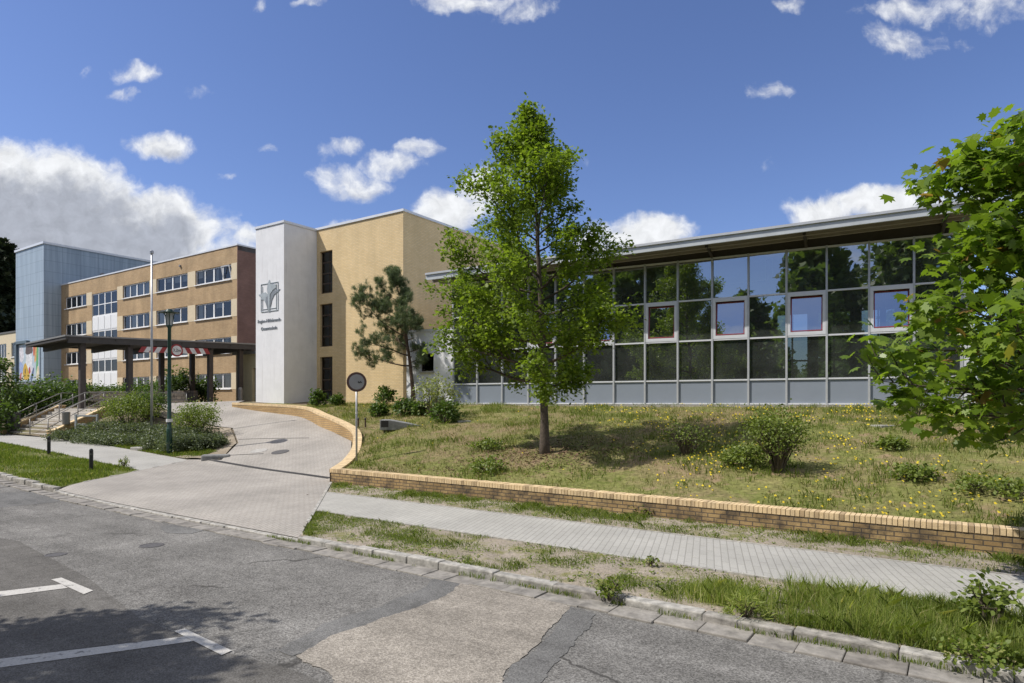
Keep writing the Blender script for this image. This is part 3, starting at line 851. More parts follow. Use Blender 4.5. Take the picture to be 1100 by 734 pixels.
# ================================================================== buildings
def window_part(parent, x0, x1, z0, z1, y, panes, frame, glassm, fw=.06, sill=None, transoms=(), curtain=None, dep=.06, name='window', mw=.05, opened=None):
    """frame with mullions; pane, sill and curtain as its own pieces"""
    m = MB()
    m.box(x0, x1, y, y + dep, z0, z0 + fw); m.box(x0, x1, y, y + dep, z1 - fw, z1)
    m.box(x0, x0 + fw, y - .001, y + dep + .001, z0 + fw, z1 - fw); m.box(x1 - fw, x1, y - .001, y + dep + .001, z0 + fw, z1 - fw)
    for k in range(1, panes):
        c = x0 + (x1 - x0) * k / panes; w = mw * (1.5 if panes == 4 and k == 2 else 1)
        m.box(c - w, c + w, y + .003, y + dep - .003, z0 + fw, z1 - fw)
    for t in transoms: m.box(x0 + fw, x1 - fw, y + .006, y + dep - .006, t - .045, t + .045)
    w = m.build(name, frame, parent)
    g = MB(); g.face([(x0 + fw, y + dep * .6, z0 + fw), (x1 - fw, y + dep * .6, z0 + fw), (x1 - fw, y + dep * .6, z1 - fw), (x0 + fw, y + dep * .6, z1 - fw)])
    g.build('pane', glassm, w)
    if sill is not None:
        s = MB(); s.box(x0 - .05, x1 + .05, y - .22, y + .02, z0 - .07, z0 - .002); s.build('sill', sill, w)
    if curtain:
        for a, b, d in curtain:
            c = MB(); n = 10; P = [[], []]
            for k in range(n + 1):
                t = k / n; x = x0 + (x1 - x0) * (a + (b - a) * t); yy = y + dep + .12 + .03 * math.sin(t * 22)
                P[0].append((x, yy, z1 - .05 - (z1 - z0 - .1) * d)); P[1].append((x, yy, z1 - .05))
            i0 = len(c.v); c.v += P[0] + P[1]
            for k in range(n): c.f.append((i0 + k, i0 + k + 1, i0 + n + 2 + k, i0 + n + 1 + k)); c.t.append(.5)
            c.build('curtain', MT['curtain'], w)
    return w


BA = math.atan2(-.557, .831)


def build_brick_school():
    X, Z0, Z1, D = 34.7, 2.0, 16.05, 12
    b = thing('school_building', 'long four storey tan brick school block with bands of white windows', 'school building', (-23.86, 55.75, 0), BA)
    bays = dict(A=(.86, 6.5), B=(7.8, 13.4), C=(14.7, 20.1), E=(28.3, 33.6))
    rows = [(13.2, 14.55), (9.98, 11.42), (6.76, 8.18), (3.62, 5.0)]
    holes = []
    for k, (a, c) in bays.items():
        for z0, z1 in rows: holes.append((-c, -a, z0, z1))
    Dx = (-27.0, -21.3); holes.append((Dx[0], Dx[1], 2.3, 14.3))
    m = MB(); m.holed(-X, 0, Z0, Z1, 0, holes, .16)
    m.face([(-X, 0, Z0), (-X, 0, Z1), (-X, D, Z1), (-X, D, Z0)]); m.face([(-X, D, Z0), (-X, D, Z1), (0, D, Z1), (0, D, Z0)])
    m.build('wall', MT['tan'], b)
    m = MB(); m.box(.002, .05, .002, D, Z0, Z1 - .003); m.build('end_wall', MT['darkred'], b)
    m = MB(); m.box(-X, .05, 0.05, D, Z1 - .4, Z1); rf = m.build('roof', MT['roofing'], b)
    m = MB(); m.box(-X - .05, .1, -.06, .30, Z1 + .002, Z1 + .13); m.box(-.2, .1, .302, D, Z1 + .002, Z1 + .125); m.build('parapet_cap', MT['alu_white'], rf)
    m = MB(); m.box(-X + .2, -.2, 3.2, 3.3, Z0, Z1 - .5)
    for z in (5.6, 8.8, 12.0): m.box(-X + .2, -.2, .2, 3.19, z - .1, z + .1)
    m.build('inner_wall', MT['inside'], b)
    # cream strips between the windows of each row
    strips = [(0, .86), (6.5, 7.8), (13.4, 14.7), (20.1, 21.3), (27.0, 28.3)]
    for z0, z1 in rows:
        for a, c in strips: m = MB(); m.box(-c + .004, -a - .004 if a else -.01, -.014, .0, z0 - .06, z1 + .02); m.build('cream_pier', MT['cream'], b)
    rr = random.Random(3)
    for k, (a, c) in bays.items():
        for z0, z1 in rows:
            cu = []
            for q in range(4):
                if rr.random() < .55: cu.append((q / 4 + .012, q / 4 + rr.choice((.09, .14, .24, .24)), rr.choice((1, 1, .5, .35))))
            if k == 'C' and z0 > 13: cu = [(0, 1, 1)]
            w = window_part(b, -c, -a, z0, z1, .10, 4, MT['white'], MT['winglass'], .10, MT['white'], curtain=cu, mw=.065)
            if k == 'A' and z0 > 13:                           # one casement tilted open
                s = MB(); M = Matrix.Translation((-a - 1.3, .06, z0 + .08)) @ Matrix.Rotation(R(12), 4, 'X')
                for q in ((0, 1.22, 0, .06), (0, 1.22, 1.14, 1.2), (0, .06, .06, 1.14), (1.16, 1.22, .06, 1.14)): s.box(q[0], q[1], 0, .05, q[2], q[3], m=M)
                s.build('tilted_casement', MT['white'], w)
    # stair tower glazing with white panels
    for z0, z1, tr in ((11.83, 14.28, (13.05,)), (8.63, 10.2, ()), (5.68, 7.06, ()), (2.4, 4.05, ())):
        window_part(b, Dx[0], Dx[1], z0, z1, .06, 4, MT['white'], MT['winglass'], .09, None, tr, name='stair_window', mw=.06)
    for z0, z1 in ((10.2, 11.83), (7.06, 8.63), (4.05, 5.68)):
        m = MB(); m.box(Dx[0], Dx[1], .05, .12, z0 + .004, z1 - .004)
        for q in range(4):
            a = Dx[0] + (Dx[1] - Dx[0]) * q / 4; m.box(a + .07, a + 1.36, .02, .048, z0 + .1, z1 - .1)
        m.build('white_panel', MT['white'], b)
    m = MB(); m.lathe([(.12, 0), (.12, .12), (.02, .14)], 12); o = m.build('alarm_bell', MT['rail'], b); o.location = (-9.0, -.01, 15.3); o.rotation_euler = (R(90), 0, 0)


def panel_mat():
    m, N, L, b = base_mat('blue_grey_panel'); uv = N.new('ShaderNodeUVMap').outputs[0]
    t = N.new('ShaderNodeTexBrick'); L.new(uv, t.inputs['Vector']); t.offset = 0
    for k, x in (('Scale', 1), ('Mortar Size', .025), ('Brick Width', 1.9), ('Row Height', 1.25), ('Mortar Smooth', .1)): t.inputs[k].default_value = x
    t.inputs['Color1'].default_value = (.33, .40, .465, 1); t.inputs['Color2'].default_value = (.31, .38, .445, 1); t.inputs['Mortar'].default_value = (.24, .29, .335, 1)
    mp = N.new('ShaderNodeMapping'); mp.inputs['Scale'].default_value = (1.6, .06, 1); L.new(uv, mp.inputs[0])
    st = ramp(N, L, noise(N, L, mp.outputs[0], 2.0, 5), [(.35, (.78, .8, .82)), (.65, (1.08, 1.08, 1.08))])
    L.new(mixc(N, L, 1, t.outputs['Color'], st, 'MULTIPLY'), b.inputs['Base Color']); b.inputs['Roughness'].default_value = .55
    return m


def build_blue_tower():
    b = thing('clad_tower', 'tall windowless tower clad in blue grey panels with mural at its foot', 'building', (-53.65, 73.6, 0), BA)
    m = MB(); m.box(-8.0, 0, 0, 34, 1.5, 20.6); m.build('wall', panel_mat(), b)
    m = MB()
    m.box(-8.12, .12, -.12, .2, 20.602, 20.85); m.box(-.2, .12, .202, 34.1, 20.602, 20.848); m.box(-8.12, -7.9, .202, 34.1, 20.602, 20.848); m.box(-7.89, -.21, .21, 34, 20.602, 20.7)
    m.build('roof', MT['alu_white'], b)
    m = MB(); m.lathe([(.28, 0), (.28, .1), (.22, .12)], 16); o = m.build('vent', MT['rail'], b); o.location = (0, 6.2, 18.0); o.rotation_euler = (0, R(90), 0)
    # mural panel: loose painted shapes
    base = MB(); base.box(-6.9, -.9, -.1, -.002, 4.9, 9.35); mu = base.build('mural', plain('mural_ground', (.42, .50, .56), .7), b)
    fr = MB(); fr.box(-7.4, -6.92, -.35, -.002, 4.5, 9.5); fr.box(-7.4, -3.9, -.35, -.01, 9.38, 9.7); fr.build('mural_niche', plain('niche', (.10, .14, .17), .7), mu)
    fr = MB(); fr.box(-7.2, -.2, -.25, -.003, 4.55, 4.75); fr.build('mural_ledge', MT['rail'], mu)
    shp = [((.60, .58, .62), [(-6.8, 8.9), (-5.6, 9.2), (-5.2, 7.6), (-6.3, 6.9)], 1), ((.30, .38, .60), [(-6.7, 7.4), (-5.5, 7.0), (-5.4, 5.9), (-6.5, 5.6)], 1.2),
           ((.10, .07, .065), [(-4.7, 9.1), (-3.3, 9.25), (-2.7, 8.6), (-3.0, 8.1), (-4.9, 8.0)], 1.6), ((.66, .66, .68), [(-4.7, 8.2), (-4.3, 8.0), (-3.0, 8.2), (-2.8, 7.2), (-3.4, 6.3), (-4.3, 6.1), (-4.7, 7.0)], 1.8),
           ((.52, .33, .04), [(-5.3, 6.9), (-4.6, 7.1), (-3.3, 5.1), (-5.9, 5.1)], 2.2), ((.05, .05, .04), [(-5.0, 6.4), (-4.75, 6.4), (-4.75, 5.8), (-5.0, 5.8)], 2.5),
           ((.62, .62, .66), [(-3.5, 6.9), (-2.6, 6.6), (-2.6, 5.6), (-3.7, 5.5)], 2.0), ((.40, .05, .05), [(-3.9, 6.5), (-3.5, 6.6), (-3.3, 5.9), (-3.8, 5.7)], 2.6),
           ((.10, .14, .25), [(-2.7, 6.4), (-2.3, 6.5), (-2.8, 5.0), (-3.6, 5.0)], 2.4), ((.50, .12, .06), [(-2.7, 9.2), (-1.9, 9.2), (-1.9, 8.3), (-2.6, 7.6)], 1.4),
           ((.60, .34, .12), [(-2.0, 9.1), (-1.4, 9.2), (-1.6, 7.4), (-2.4, 6.9)], 1.5), ((.12, .36, .15), [(-1.6, 9.2), (-1.1, 9.2), (-1.3, 6.0), (-1.9, 5.6)], 1.7),
           ((.62, .55, .40), [(-1.5, 6.6), (-1.0, 6.6), (-1.0, 5.0), (-1.9, 5.0)], 1.9), ((.45, .12, .12), [(-6.4, 5.9), (-5.8, 6.0), (-5.8, 5.0), (-6.6, 5.0)], 2.1), ((.60, .55, .52), [(-6.0, 5.9), (-5.4, 5.7), (-5.3, 5.0), (-6.0, 5.0)], 2.3)]
    for k, (c, poly, h) in enumerate(shp):
        q = MB(); n = len(poly); out = []
        for i in range(n):                                  # corners cut so shapes read as brushwork
            p, r = Vector(poly[i]), Vector(poly[(i + 1) % n]); out += [p.lerp(r, .22), p.lerp(r, .78)]
        q.prism([(p.x, p.y) for p in out], .1, .1 + .004 * h)
        q.v = [(x, -z, y) for x, y, z in q.v]; q.f = [f for f in q.f]
        q.build('painted_shape', plain('mural_paint', c, .7, var=.25, scale=3), mu)


def text_part(body, size, loc, mat, parent, ext=.012, name='lettering', align='CENTER', rot=(R(90), 0, 0)):
    cu = bpy.data.curves.new(name, 'FONT'); cu.body = body; cu.size = size; cu.align_x = align; cu.align_y = 'CENTER'; cu.extrude = ext; cu.offset = size * .012
    o = bpy.data.objects.new(name, cu); COL.objects.link(o)
    bpy.context.view_layer.update()
    me = bpy.data.meshes.new_from_object(o.evaluated_get(bpy.context.evaluated_depsgraph_get()))
    COL.objects.unlink(o); bpy.data.objects.remove(o); bpy.data.curves.remove(cu)
    me.materials.clear()
    r = link(name, me, mat, parent); r.location = loc; r.rotation_euler = rot
    return r


def build_yellow_wing():
    b = thing('brick_wing', 'ochre brick cubic school wing with a column of three brown windows', 'building', (-5.76, 34.0, 0), BA)
    Z1 = 12.55; W, D = 9.3, 16
    wins = [(-6.62, -5.55, 8.78, 11.25), (-6.62, -5.55, 5.68, 8.17), (-6.62, -5.55, 2.5, 5.08)]
    m = MB(); m.holed(-W, 0, 1.9, Z1, 0, wins, .22)
    m.face([(0, 0, 1.9), (0, D, 1.9), (0, D, Z1), (0, 0, Z1)]); m.face([(-W, 0, 1.9), (-W, 0, Z1), (-W, D, Z1), (-W, D, 1.9)]); m.face([(-W, D, 1.9), (-W, D, Z1), (0, D, Z1), (0, D, 1.9)])
    m.build('wall', MT['yellow'], b)
    m = MB(); m.box(-W, -.02, .02, D, Z1 - .3, Z1 - .02); rf = m.build('roof', MT['roofing'], b)
    m = MB(); m.box(-W - .05, .06, -.06, .34, Z1 + .002, Z1 + .13); m.box(-.34, .06, .342, D, Z1 + .002, Z1 + .127); m.build('parapet_cap', MT['alu_white'], rf)
    m = MB(); m.box(-8.5, -3.5, 2.4, 2.5, 2, 12); m.build('inner_wall', MT['inside'], b)
    for x0, x1, z0, z1 in wins:
        n = 5
        window_part(b, x0, x1, z0, z1, .14, 1, MT['brownwin'], MT['winglass'], .07, None, [z0 + (z1 - z0) * f for f in (.24, .48, .74)])
    return b


def concrete_mat():
    m, N, L, b = base_mat('weathered_white_concrete'); uv = N.new('ShaderNodeUVMap').outputs[0]
    mp = N.new('ShaderNodeMapping'); mp.inputs['Scale'].default_value = (2.2, .16, 1); L.new(uv, mp.inputs[0])
    st = ramp(N, L, noise(N, L, mp.outputs[0], 1.6, 7, .65), [(.30, (.955, .955, .955)), (.6, (1.0, 1.0, 1.0))])
    s2 = ramp(N, L, noise(N, L, uv, 1.3, 8, .7), [(.3, (.9, .9, .9)), (.7, (1.03, 1.03, 1.03))])
    col = mixc(N, L, 1, mixc(N, L, 1, (.76, .76, .77), st, 'MULTIPLY'), s2, 'MULTIPLY')
    mp2 = N.new('ShaderNodeMapping'); mp2.inputs['Scale'].default_value = (3.2, .22, 1); mp2.inputs['Location'].default_value = (5.3, 1.1, 0); L.new(uv, mp2.inputs[0])
    f = ramp(N, L, noise(N, L, mp2.outputs[0], 1.1, 6, .6), [(.60, (0, 0, 0)), (.78, (.38, .38, .38))])
    col = mixc(N, L, f, col, (.24, .19, .17))
    L.new(col, b.inputs['Base Color']); b.inputs['Roughness'].default_value = .9; b.inputs['Specular IOR Level'].default_value = .2
    bump(N, L, b, noise(N, L, uv, 25, 5), .2, .01)
    return m


def build_white_tower():
    b = thing('stair_tower', 'slim white concrete stair tower with grey emblem and school name', 'tower', (-5.76, 34.0, 0), BA)
    x0, x1, y0 = -9.50, -6.915, -2.27
    m = MB(); m.box(x0, x1, y0, .9, 1.9, 12.5); m.build('wall', concrete_mat(), b)
    m = MB(); m.box(x0 - .05, x1 + .05, y0 - .05, .9, 12.502, 12.63); m.build('roof', MT['alu_white'], b)
    # emblem: outline square with a leaf-like figure of three strokes
    g1, g2 = plain('emblem_grey', (.36, .40, .42), .5), plain('emblem_dark', (.21, .23, .25), .5)
    cx, cz, y = -8.2, 8.45, y0 - .012
    e = bpy.data.objects.new('emblem', None); COL.objects.link(e); e.parent = b
    def flat(poly, mat, nm, d=.02):
        q = MB(); q.prism([(cx + px_, cz + pz_) for px_, pz_ in poly], 0, d); q.v = [(x, y - z, w) for x, w, z in q.v]; return q.build(nm, mat, e)
    fr = MB(); s = .78
    for a, c, d, f in ((-s, s, -s - .045, -s - .015), (-s, s, s - .012, s + .012), (-s - .012, -s + .012, -s, s), (s - .012, s + .012, -s, s), (-s + .14, s - .14, -s + .10, -s + .118), (-s + .13, -s + .148, -s, s - .12), (s - .16, s - .142, -s, s - .12)):
        fr.box(cx + a, cx + c, y - .022, y + .01, cz + d, cz + f)
    fr.build('emblem_frame', g1, e)
    flat([(-.06, -.85), (.03, -.85), (.06, .12), (.30, .35), (.62, .48), (.55, .66), (.10, .74), (.0, .98), (-.14, .74), (-.2, .45), (-.14, .2)], g1, 'emblem_figure', .03)
    flat([(-.10, -.82), (-.16, .16), (-.36, .30), (-1.02, .20), (-.72, .06), (-.78, -.08), (-.52, -.12), (-.36, -.3)], g1, 'emblem_wing')
    flat([(-.10, -.82), (-.13, .05), (-.30, .02), (-.34, -.25)], g2, 'emblem_shade', .027)
    flat([(.08, -.6), (.12, .12), (.34, .30), (.98, .36), (.70, .2), (.42, .08), (.22, -.2)], g2, 'emblem_wing')
    text_part('Regine-Hildebrandt-', .265, (cx - .03, y0 - .012, 7.10), g2, b)
    text_part('Gesamtschule', .265, (cx - .05, y0 - .012, 6.66), g2, b)


def build_link():
    b = thing('entrance_link', 'low beige entrance link with dark doors tucked behind the white tower', 'building', (-5.76, 34.0, 0), BA)
    x0, x1, y0, z1 = -19.6, -9.2, 3.0, 5.9
    holes = [(-17.6, -16.3, 2.3, 4.9), (-14.5, -11.5, 2.3, 4.9)]
    m = MB(); m.holed(x0, x1, 1.9, z1, y0, holes, .3)
    m.face([(x0, y0, 1.9), (x0, y0, z1), (x0, y0 + 5, z1), (x0, y0 + 5, 1.9)]); m.build('wall', MT['cream2'], b)
    m = MB(); m.box(x0 - .2, x1, y0 - .2, y0 + 5, z1 + .002, z1 + .25); m.build('roof', MT['canopy'], b)
    for h in holes:
        m = MB(); m.box(h[0], h[1], y0 + .2, y0 + .28, h[2], h[3]); d = m.build('door', MT['darktrim'], b)
        m = MB(); c = (h[0] + h[1]) / 2; m.box(c - .02, c + .02, y0 + .14, y0 + .198, 3.2, 3.6); m.build('handle', MT['metal'], d)


def build_hall():
    p = 1.373; k0, k1 = -12, 3
    b = thing('glass_hall', 'single storey glass fronted hall with grey framing, red vent windows and overhanging roof', 'hall', (*HO, 0), math.atan2(-HS, HC))
    zs = (2.38, 3.32, 4.93, 6.57, 8.2)
    for k in range(k0, k1 + 1):
        m = MB(); m.box(k * p - .035, k * p + .035, -.085, .06, 2.3, 8.24); m.build('mullion', MT['metal'], b)
    for z in zs:
        m = MB(); m.box(k0 * p - .05, k1 * p + .05, -.065, .045, z - .03, z + .03); m.build('transom', MT['alu_white'], b)
    reds = {(-2, -1), (0, 1), (2, 3)}
    opening = {0 - 1: 1, -3: 1, -5: 1, 1: 1, -7: 1, -9: 1}
    for k in range(k0, k1):
        x0, x1 = k * p + .036, (k + 1) * p - .036
        m = MB(); m.box(x0, x1, -.02, .03, zs[0] + .031, zs[1] - .031); m.build('spandrel_panel', MT['spandrel'], b)
        for r in range(1, 4):
            z0, z1 = zs[r] + .031, zs[r + 1] - .031
            if r == 2 and k in opening:
                m = MB(); f = .10
                for q in ((x0, x1, z0, z0 + f + .03), (x0, x1, z1 - f, z1), (x0, x0 + f, z0 + f + .031, z1 - f - .001), (x1 - f, x1, z0 + f + .031, z1 - f - .001)): m.box(q[0], q[1], -.075, .02, q[2], q[3])
                w = m.build('vent_window', MT['alu_white'], b)
                a, c, e, g = x0 + f + .01, x1 - f - .01, z0 + f + .045, z1 - f - .015
                hgt = g - e; M = Matrix.Translation((0, -.03, e)) @ Matrix.Rotation(R(-6.5), 4, 'X')
                m = MB(); t = .034
                for q in ((a, c, 0, t), (a, c, hgt - t, hgt), (a, a + t, t, hgt - t), (c - t, c, t, hgt - t)): m.box(q[0], q[1], -.03, .03, q[2], q[3], m=M)
                m.build('sash', MT['red'], w)
                m = MB(); m.face([tuple(M @ Vector(v)) for v in ((a + t, 0, t), (c - t, 0, t), (c - t, 0, hgt - t), (a + t, 0, hgt - t))]); m.build('pane', MT['hallpane'], w)
            else:
                m = MB(); j = random.uniform(-.0035, .0035); j2 = random.uniform(-.003, .003)
                m.face([(x0, -j - j2, z0), (x1, j - j2, z0), (x1, j + j2, z1), (x0, -j + j2, z1)]); m.build('glass_pane', MT['hallglass'], b)
    m = MB(); m.box(k0 * p - .1, k1 * p + .3, -.35, .25, 1.6, 2.33); m.build('plinth', MT['gravel'], b)
    # roof with overhang: front edge climbs a little to the right
    xl, xr, yf, yb = -17.0, 4.55, -1.5, 9.3
    def zt(x): return 8.53 + (x - xl) / (xr - xl) * .34
    def slab(y0, y1, d0, d1, xa=xl, xb=xr):
        m = MB(); c = []
        for x in (xa, xb):
            for y in (y0, y1):
                for d in (d1, d0): c.append((x, y, zt(x) - d))
        i = len(m.v); m.v += c
        for f in ((0, 1, 5, 4), (2, 6, 7, 3), (1, 3, 7, 5), (0, 4, 6, 2), (0, 2, 3, 1), (4, 5, 7, 6)): m.f.append(f); m.t.append(.5)
        return m
    rf = slab(yf, yb, .0, .045).build('roof', MT['fascia'], b)
    slab(yf - .04, yf + .05, -.02, .30, xl - .05, xr + .05).build('fascia', MT['fascia'], rf)
    slab(yf - .10, yf - .042, -.03, .06, xl - .05, xr + .05).build('gutter', MT['metal'], rf)
    slab(8.8, 9.28, .05, .75, k0 * p, k1 * p + .1).build('rear_fascia', MT['hallwall'], rf)
    slab(yf + .06, .3, .16, .20).build('soffit', MT['soffit'], rf)
    for y in (-1.05, -.5): slab(y - .06, y + .06, .205, .34).build('purlin', MT['soffit'], rf)
    m = slab(-.02, .10, .22, .30)
    m = MB(); x = xl; m.v = [(k0 * p, .0, 8.23), (k1 * p, .0, 8.23), (k1 * p, .0, zt(k1 * p) - .2), (k0 * p, .0, zt(k0 * p) - .2)]; m.f = [(0, 1, 2, 3)]; m.t = [.5]; m.build('painted_eave_shade', MT['darktrim'], b)  # dark strip painted in for the shaded recess below the soffit
    for k in (-11.5, -9, -6, -3, -.5, 2.6):
        x = k * p; m = MB(); m.tube([(x, -.08, 8.26), (x, -1.15, zt(x) - .26)], .055, 8); m.box(x - .05, x + .05, -1.2, -.05, zt(x) - .34, zt(x) - .202); m.build('strut', MT['darktrim'], b)
    # shell and inside
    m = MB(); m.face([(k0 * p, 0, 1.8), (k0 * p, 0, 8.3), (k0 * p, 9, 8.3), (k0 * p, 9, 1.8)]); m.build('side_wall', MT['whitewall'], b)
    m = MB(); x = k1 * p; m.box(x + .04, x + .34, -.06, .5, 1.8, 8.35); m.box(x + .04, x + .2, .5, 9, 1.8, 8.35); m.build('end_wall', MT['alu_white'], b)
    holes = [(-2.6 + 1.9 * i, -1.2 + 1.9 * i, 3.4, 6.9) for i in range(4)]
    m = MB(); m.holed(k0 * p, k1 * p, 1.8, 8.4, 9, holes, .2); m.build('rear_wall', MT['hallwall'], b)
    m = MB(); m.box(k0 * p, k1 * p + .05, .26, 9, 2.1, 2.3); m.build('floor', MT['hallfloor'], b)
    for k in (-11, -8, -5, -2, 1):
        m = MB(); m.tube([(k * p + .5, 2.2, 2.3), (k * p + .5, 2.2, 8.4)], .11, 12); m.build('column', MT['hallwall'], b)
    m = MB()
    for h in holes: m.box((h[0] + h[1]) / 2 - .04, (h[0] + h[1]) / 2 + .04, 9.05, 9.12, 3.4, 6.9); m.box(h[0], h[1], 9.04, 9.13, 4.5, 4.58)
    m.build('rear_window_bars', MT['darktrim'], b)


def build_annex():
    b = thing('white_annex', 'small white rendered annex with one small dark window between brick wing and glass hall', 'annex', (*HO, 0), math.atan2(-HS, HC))
    x0, x1, z1, y0 = -19.4, -16.56, 6.0, .06
    h = (-18.5, -17.72, 4.0, 4.9)
    m = MB(); m.holed(x0, x1, 1.9, z1, y0, [h], .16)
    m.face([(x0, y0, 1.9), (x0, y0, z1), (x0, y0 + 3, z1), (x0, y0 + 3, 1.9)]); m.face([(x1, y0, 1.9), (x1, y0 + 3, 1.9), (x1, y0 + 3, z1), (x1, y0, z1)])
    m.build('wall', MT['whitewall'], b)
    m = MB(); m.box(x0 - .05, x1 + .03, y0 - .05, y0 + 3, z1 + .002, z1 + .12); m.build('roof', MT['alu_white'], b)
    window_part(b, *h, y0 + .08, 1, MT['brownwin'], MT['winglass'], .06, MT['concrete'])
    m = MB(); m.box(x0 + .1, x1 - .1, 1.5, 1.6, 2, 5.9); m.build('inner_wall', MT['darktrim'], b)
    m = MB(); m.box(x0, x1 + .5, -.06, y0 - .003, 1.8, 2.52); m.build('plinth', MT['slate'], b)


def build_far_block():
    b = thing('cream_block', 'cream rendered school block far behind, left of blue grey tower', 'building', (-68.0, 92.0, 0), BA)
    rows = [(9.2, 11.4), (5.6, 7.8), (2.6, 4.6)]; holes = []
    for z0, z1 in rows:
        for k in range(4): holes.append((-2.3 - 5.2 * k - 1.9, -1.2 - 5.2 * k + .3, z0, z1))
    m = MB(); m.holed(-26, 0, 1.5, 12.9, 0, holes, .15); m.face([(0, 0, 1.5), (0, 10, 1.5), (0, 10, 12.9), (0, 0, 12.9)]); m.build('wall', MT['cream'], b)
    m = MB(); m.box(-26, .1, -.1, 10, 12.902, 13.15); m.build('roof', MT['roofing'], b)
    m = MB(); m.box(-25.8, -.2, 3, 3.1, 1.5, 12.5); m.build('inner_wall', MT['inside'], b)
    for h in holes: window_part(b, *h, .08, 3, MT['white'], MT['winglass'], .1, MT['white'], mw=.07)


for f in (build_brick_school, build_blue_tower, build_yellow_wing, build_white_tower, build_link, build_hall, build_annex, build_far_block): f()

# ================================================================== canopy, stairs and street furniture
def canopy_frame(): return (-25.0, 36.0)


def build_canopy():
    # local x = along the school fronts to the right, y = towards the school
    b = thing('entrance_canopy', 'flat grey steel walkway canopy on dark posts leading to the entrance', 'canopy', (-25.0, 36.0, 0), BA)
    Lx, Ly = 5.4, 13.5
    def zt(x, y): return 6.22 + x * .035 + y * .034
    def slab(x0, x1, y0, y1, d0, d1, name, mat, parent, tip=False):
        m = MB(); c = []
        for y in (y0, y1):
            for x in (x0, x1):
                for d in (d1, d0): c.append((x, y, zt(x, y) - d))
        m.v = c; m.f = [(0, 1, 3, 2), (4, 6, 7, 5), (0, 4, 5, 1), (2, 3, 7, 6), (1, 5, 7, 3), (0, 2, 6, 4)]; m.t = [.5] * 6
        return m.build(name, mat, parent)
    rf = slab(-Lx - .05, .08, -.07, Ly, 0, .09, 'roof', MT['canopy'], b)
    slab(-Lx, 0.03, -.03, .10, .095, .26, 'fascia', MT['canopy_dark'], rf)
    slab(-.09, .04, .104, Ly, .095, .44, 'fascia', MT['canopy_dark'], rf)
    slab(-Lx - .02, -Lx + .1, .104, Ly, .095, .24, 'fascia', MT['canopy_dark'], rf)
    slab(-Lx + .12, -.1, .12, Ly, .12, .16, 'soffit', MT['canopy_dark'], rf)
    for y in (.9, 3.6, 6.2, 8.8, 11.2): slab(-Lx + .15, -.12, y - .1, y + .1, .162, .52, 'beam', MT['canopy_dark'], b)
    m = MB()
    for y in (1.2, 2.6, 5.0, 6.6, 7.6, 10.0, 11.6, 12.6): m.lathe([(.05, -.02), (.05, .02)], 8, (.05, y, zt(0, y) - .2))
    m.build('bolt', MT['darktrim'], rf)
    for x, y in ((-.45, 1.0), (-.45, 3.6), (-.45, 8.8), (-.45, 11.05), (-4.4, 7.6), (-4.4, 9.8), (-2.2, 12.9)):
        wx, wy = -25 + x * .831 + y * .557, 36 - x * .557 + y * .831
        z0 = T(wx, wy) - .2
        m = MB(); m.box(x - .15, x + .15, y - .15, y + .15, z0, zt(x, y) - .161); p = m.build('post', MT['post'], b, bevel=.02)
        m = MB(); m.box(x - .2, x + .2, y - .2, y + .2, z0, z0 + .24); m.build('base_plate', MT['darktrim'], p)
    # height limit beam with red and white stripes and a round sign
    y0, y1, zb = 3.85, 8.5, None
    bm = bpy.data.objects.new('barrier_beam', None); COL.objects.link(bm); bm.parent = b
    m1, m2 = MB(), MB(); n = 15; w = (y1 - y0) / n
    for k in range(n):
        a, c = y0 + k * w, y0 + (k + 1) * w; s = .22 if k < n / 2 else -.22
        m = m1 if k % 2 == 0 else m2; z = zt(0, a) - .50; e = zt(0, c) - .50
        q = [(0.10, a, z - .36), (0.10, c, e - .36), (0.10, min(y1, max(y0, c + s)), e), (0.10, min(y1, max(y0, a + s)), z)]
        m.v += q + [(x - .04, y, zz) for x, y, zz in q]; i = len(m.v) - 8
        for f in ((0, 1, 2, 3), (4, 7, 6, 5), (0, 4, 5, 1), (3, 2, 6, 7), (0, 3, 7, 4), (1, 5, 6, 2)): m.f.append(tuple(i + j for j in f)); m.t.append(.5)
    m1.build('red_stripe', MT['signred'], bm); m2.build('white_stripe', MT['signwhite'], bm)
    yc = 6.2; zc = zt(0, yc) - .68
    sg = bpy.data.objects.new('height_sign', None); COL.objects.link(sg); sg.parent = bm
    for r, d, mat, nm in ((.40, .14, MT['signred'], 'sign_ring'), (.30, .155, MT['signwhite'], 'sign_face')):
        m = MB(); m.lathe([(r, 0), (r, d - .10), (.01, d - .10)], 28); o = m.build(nm, mat, bm); o.location = (.10, yc, zc); o.rotation_euler = (0, R(90), 0)
    bpy.data.objects.remove(sg)
    text_part('3,2m', .26, (.16, yc, zc), MT['black'], bm, .003, rot=(R(90), 0, R(90)))


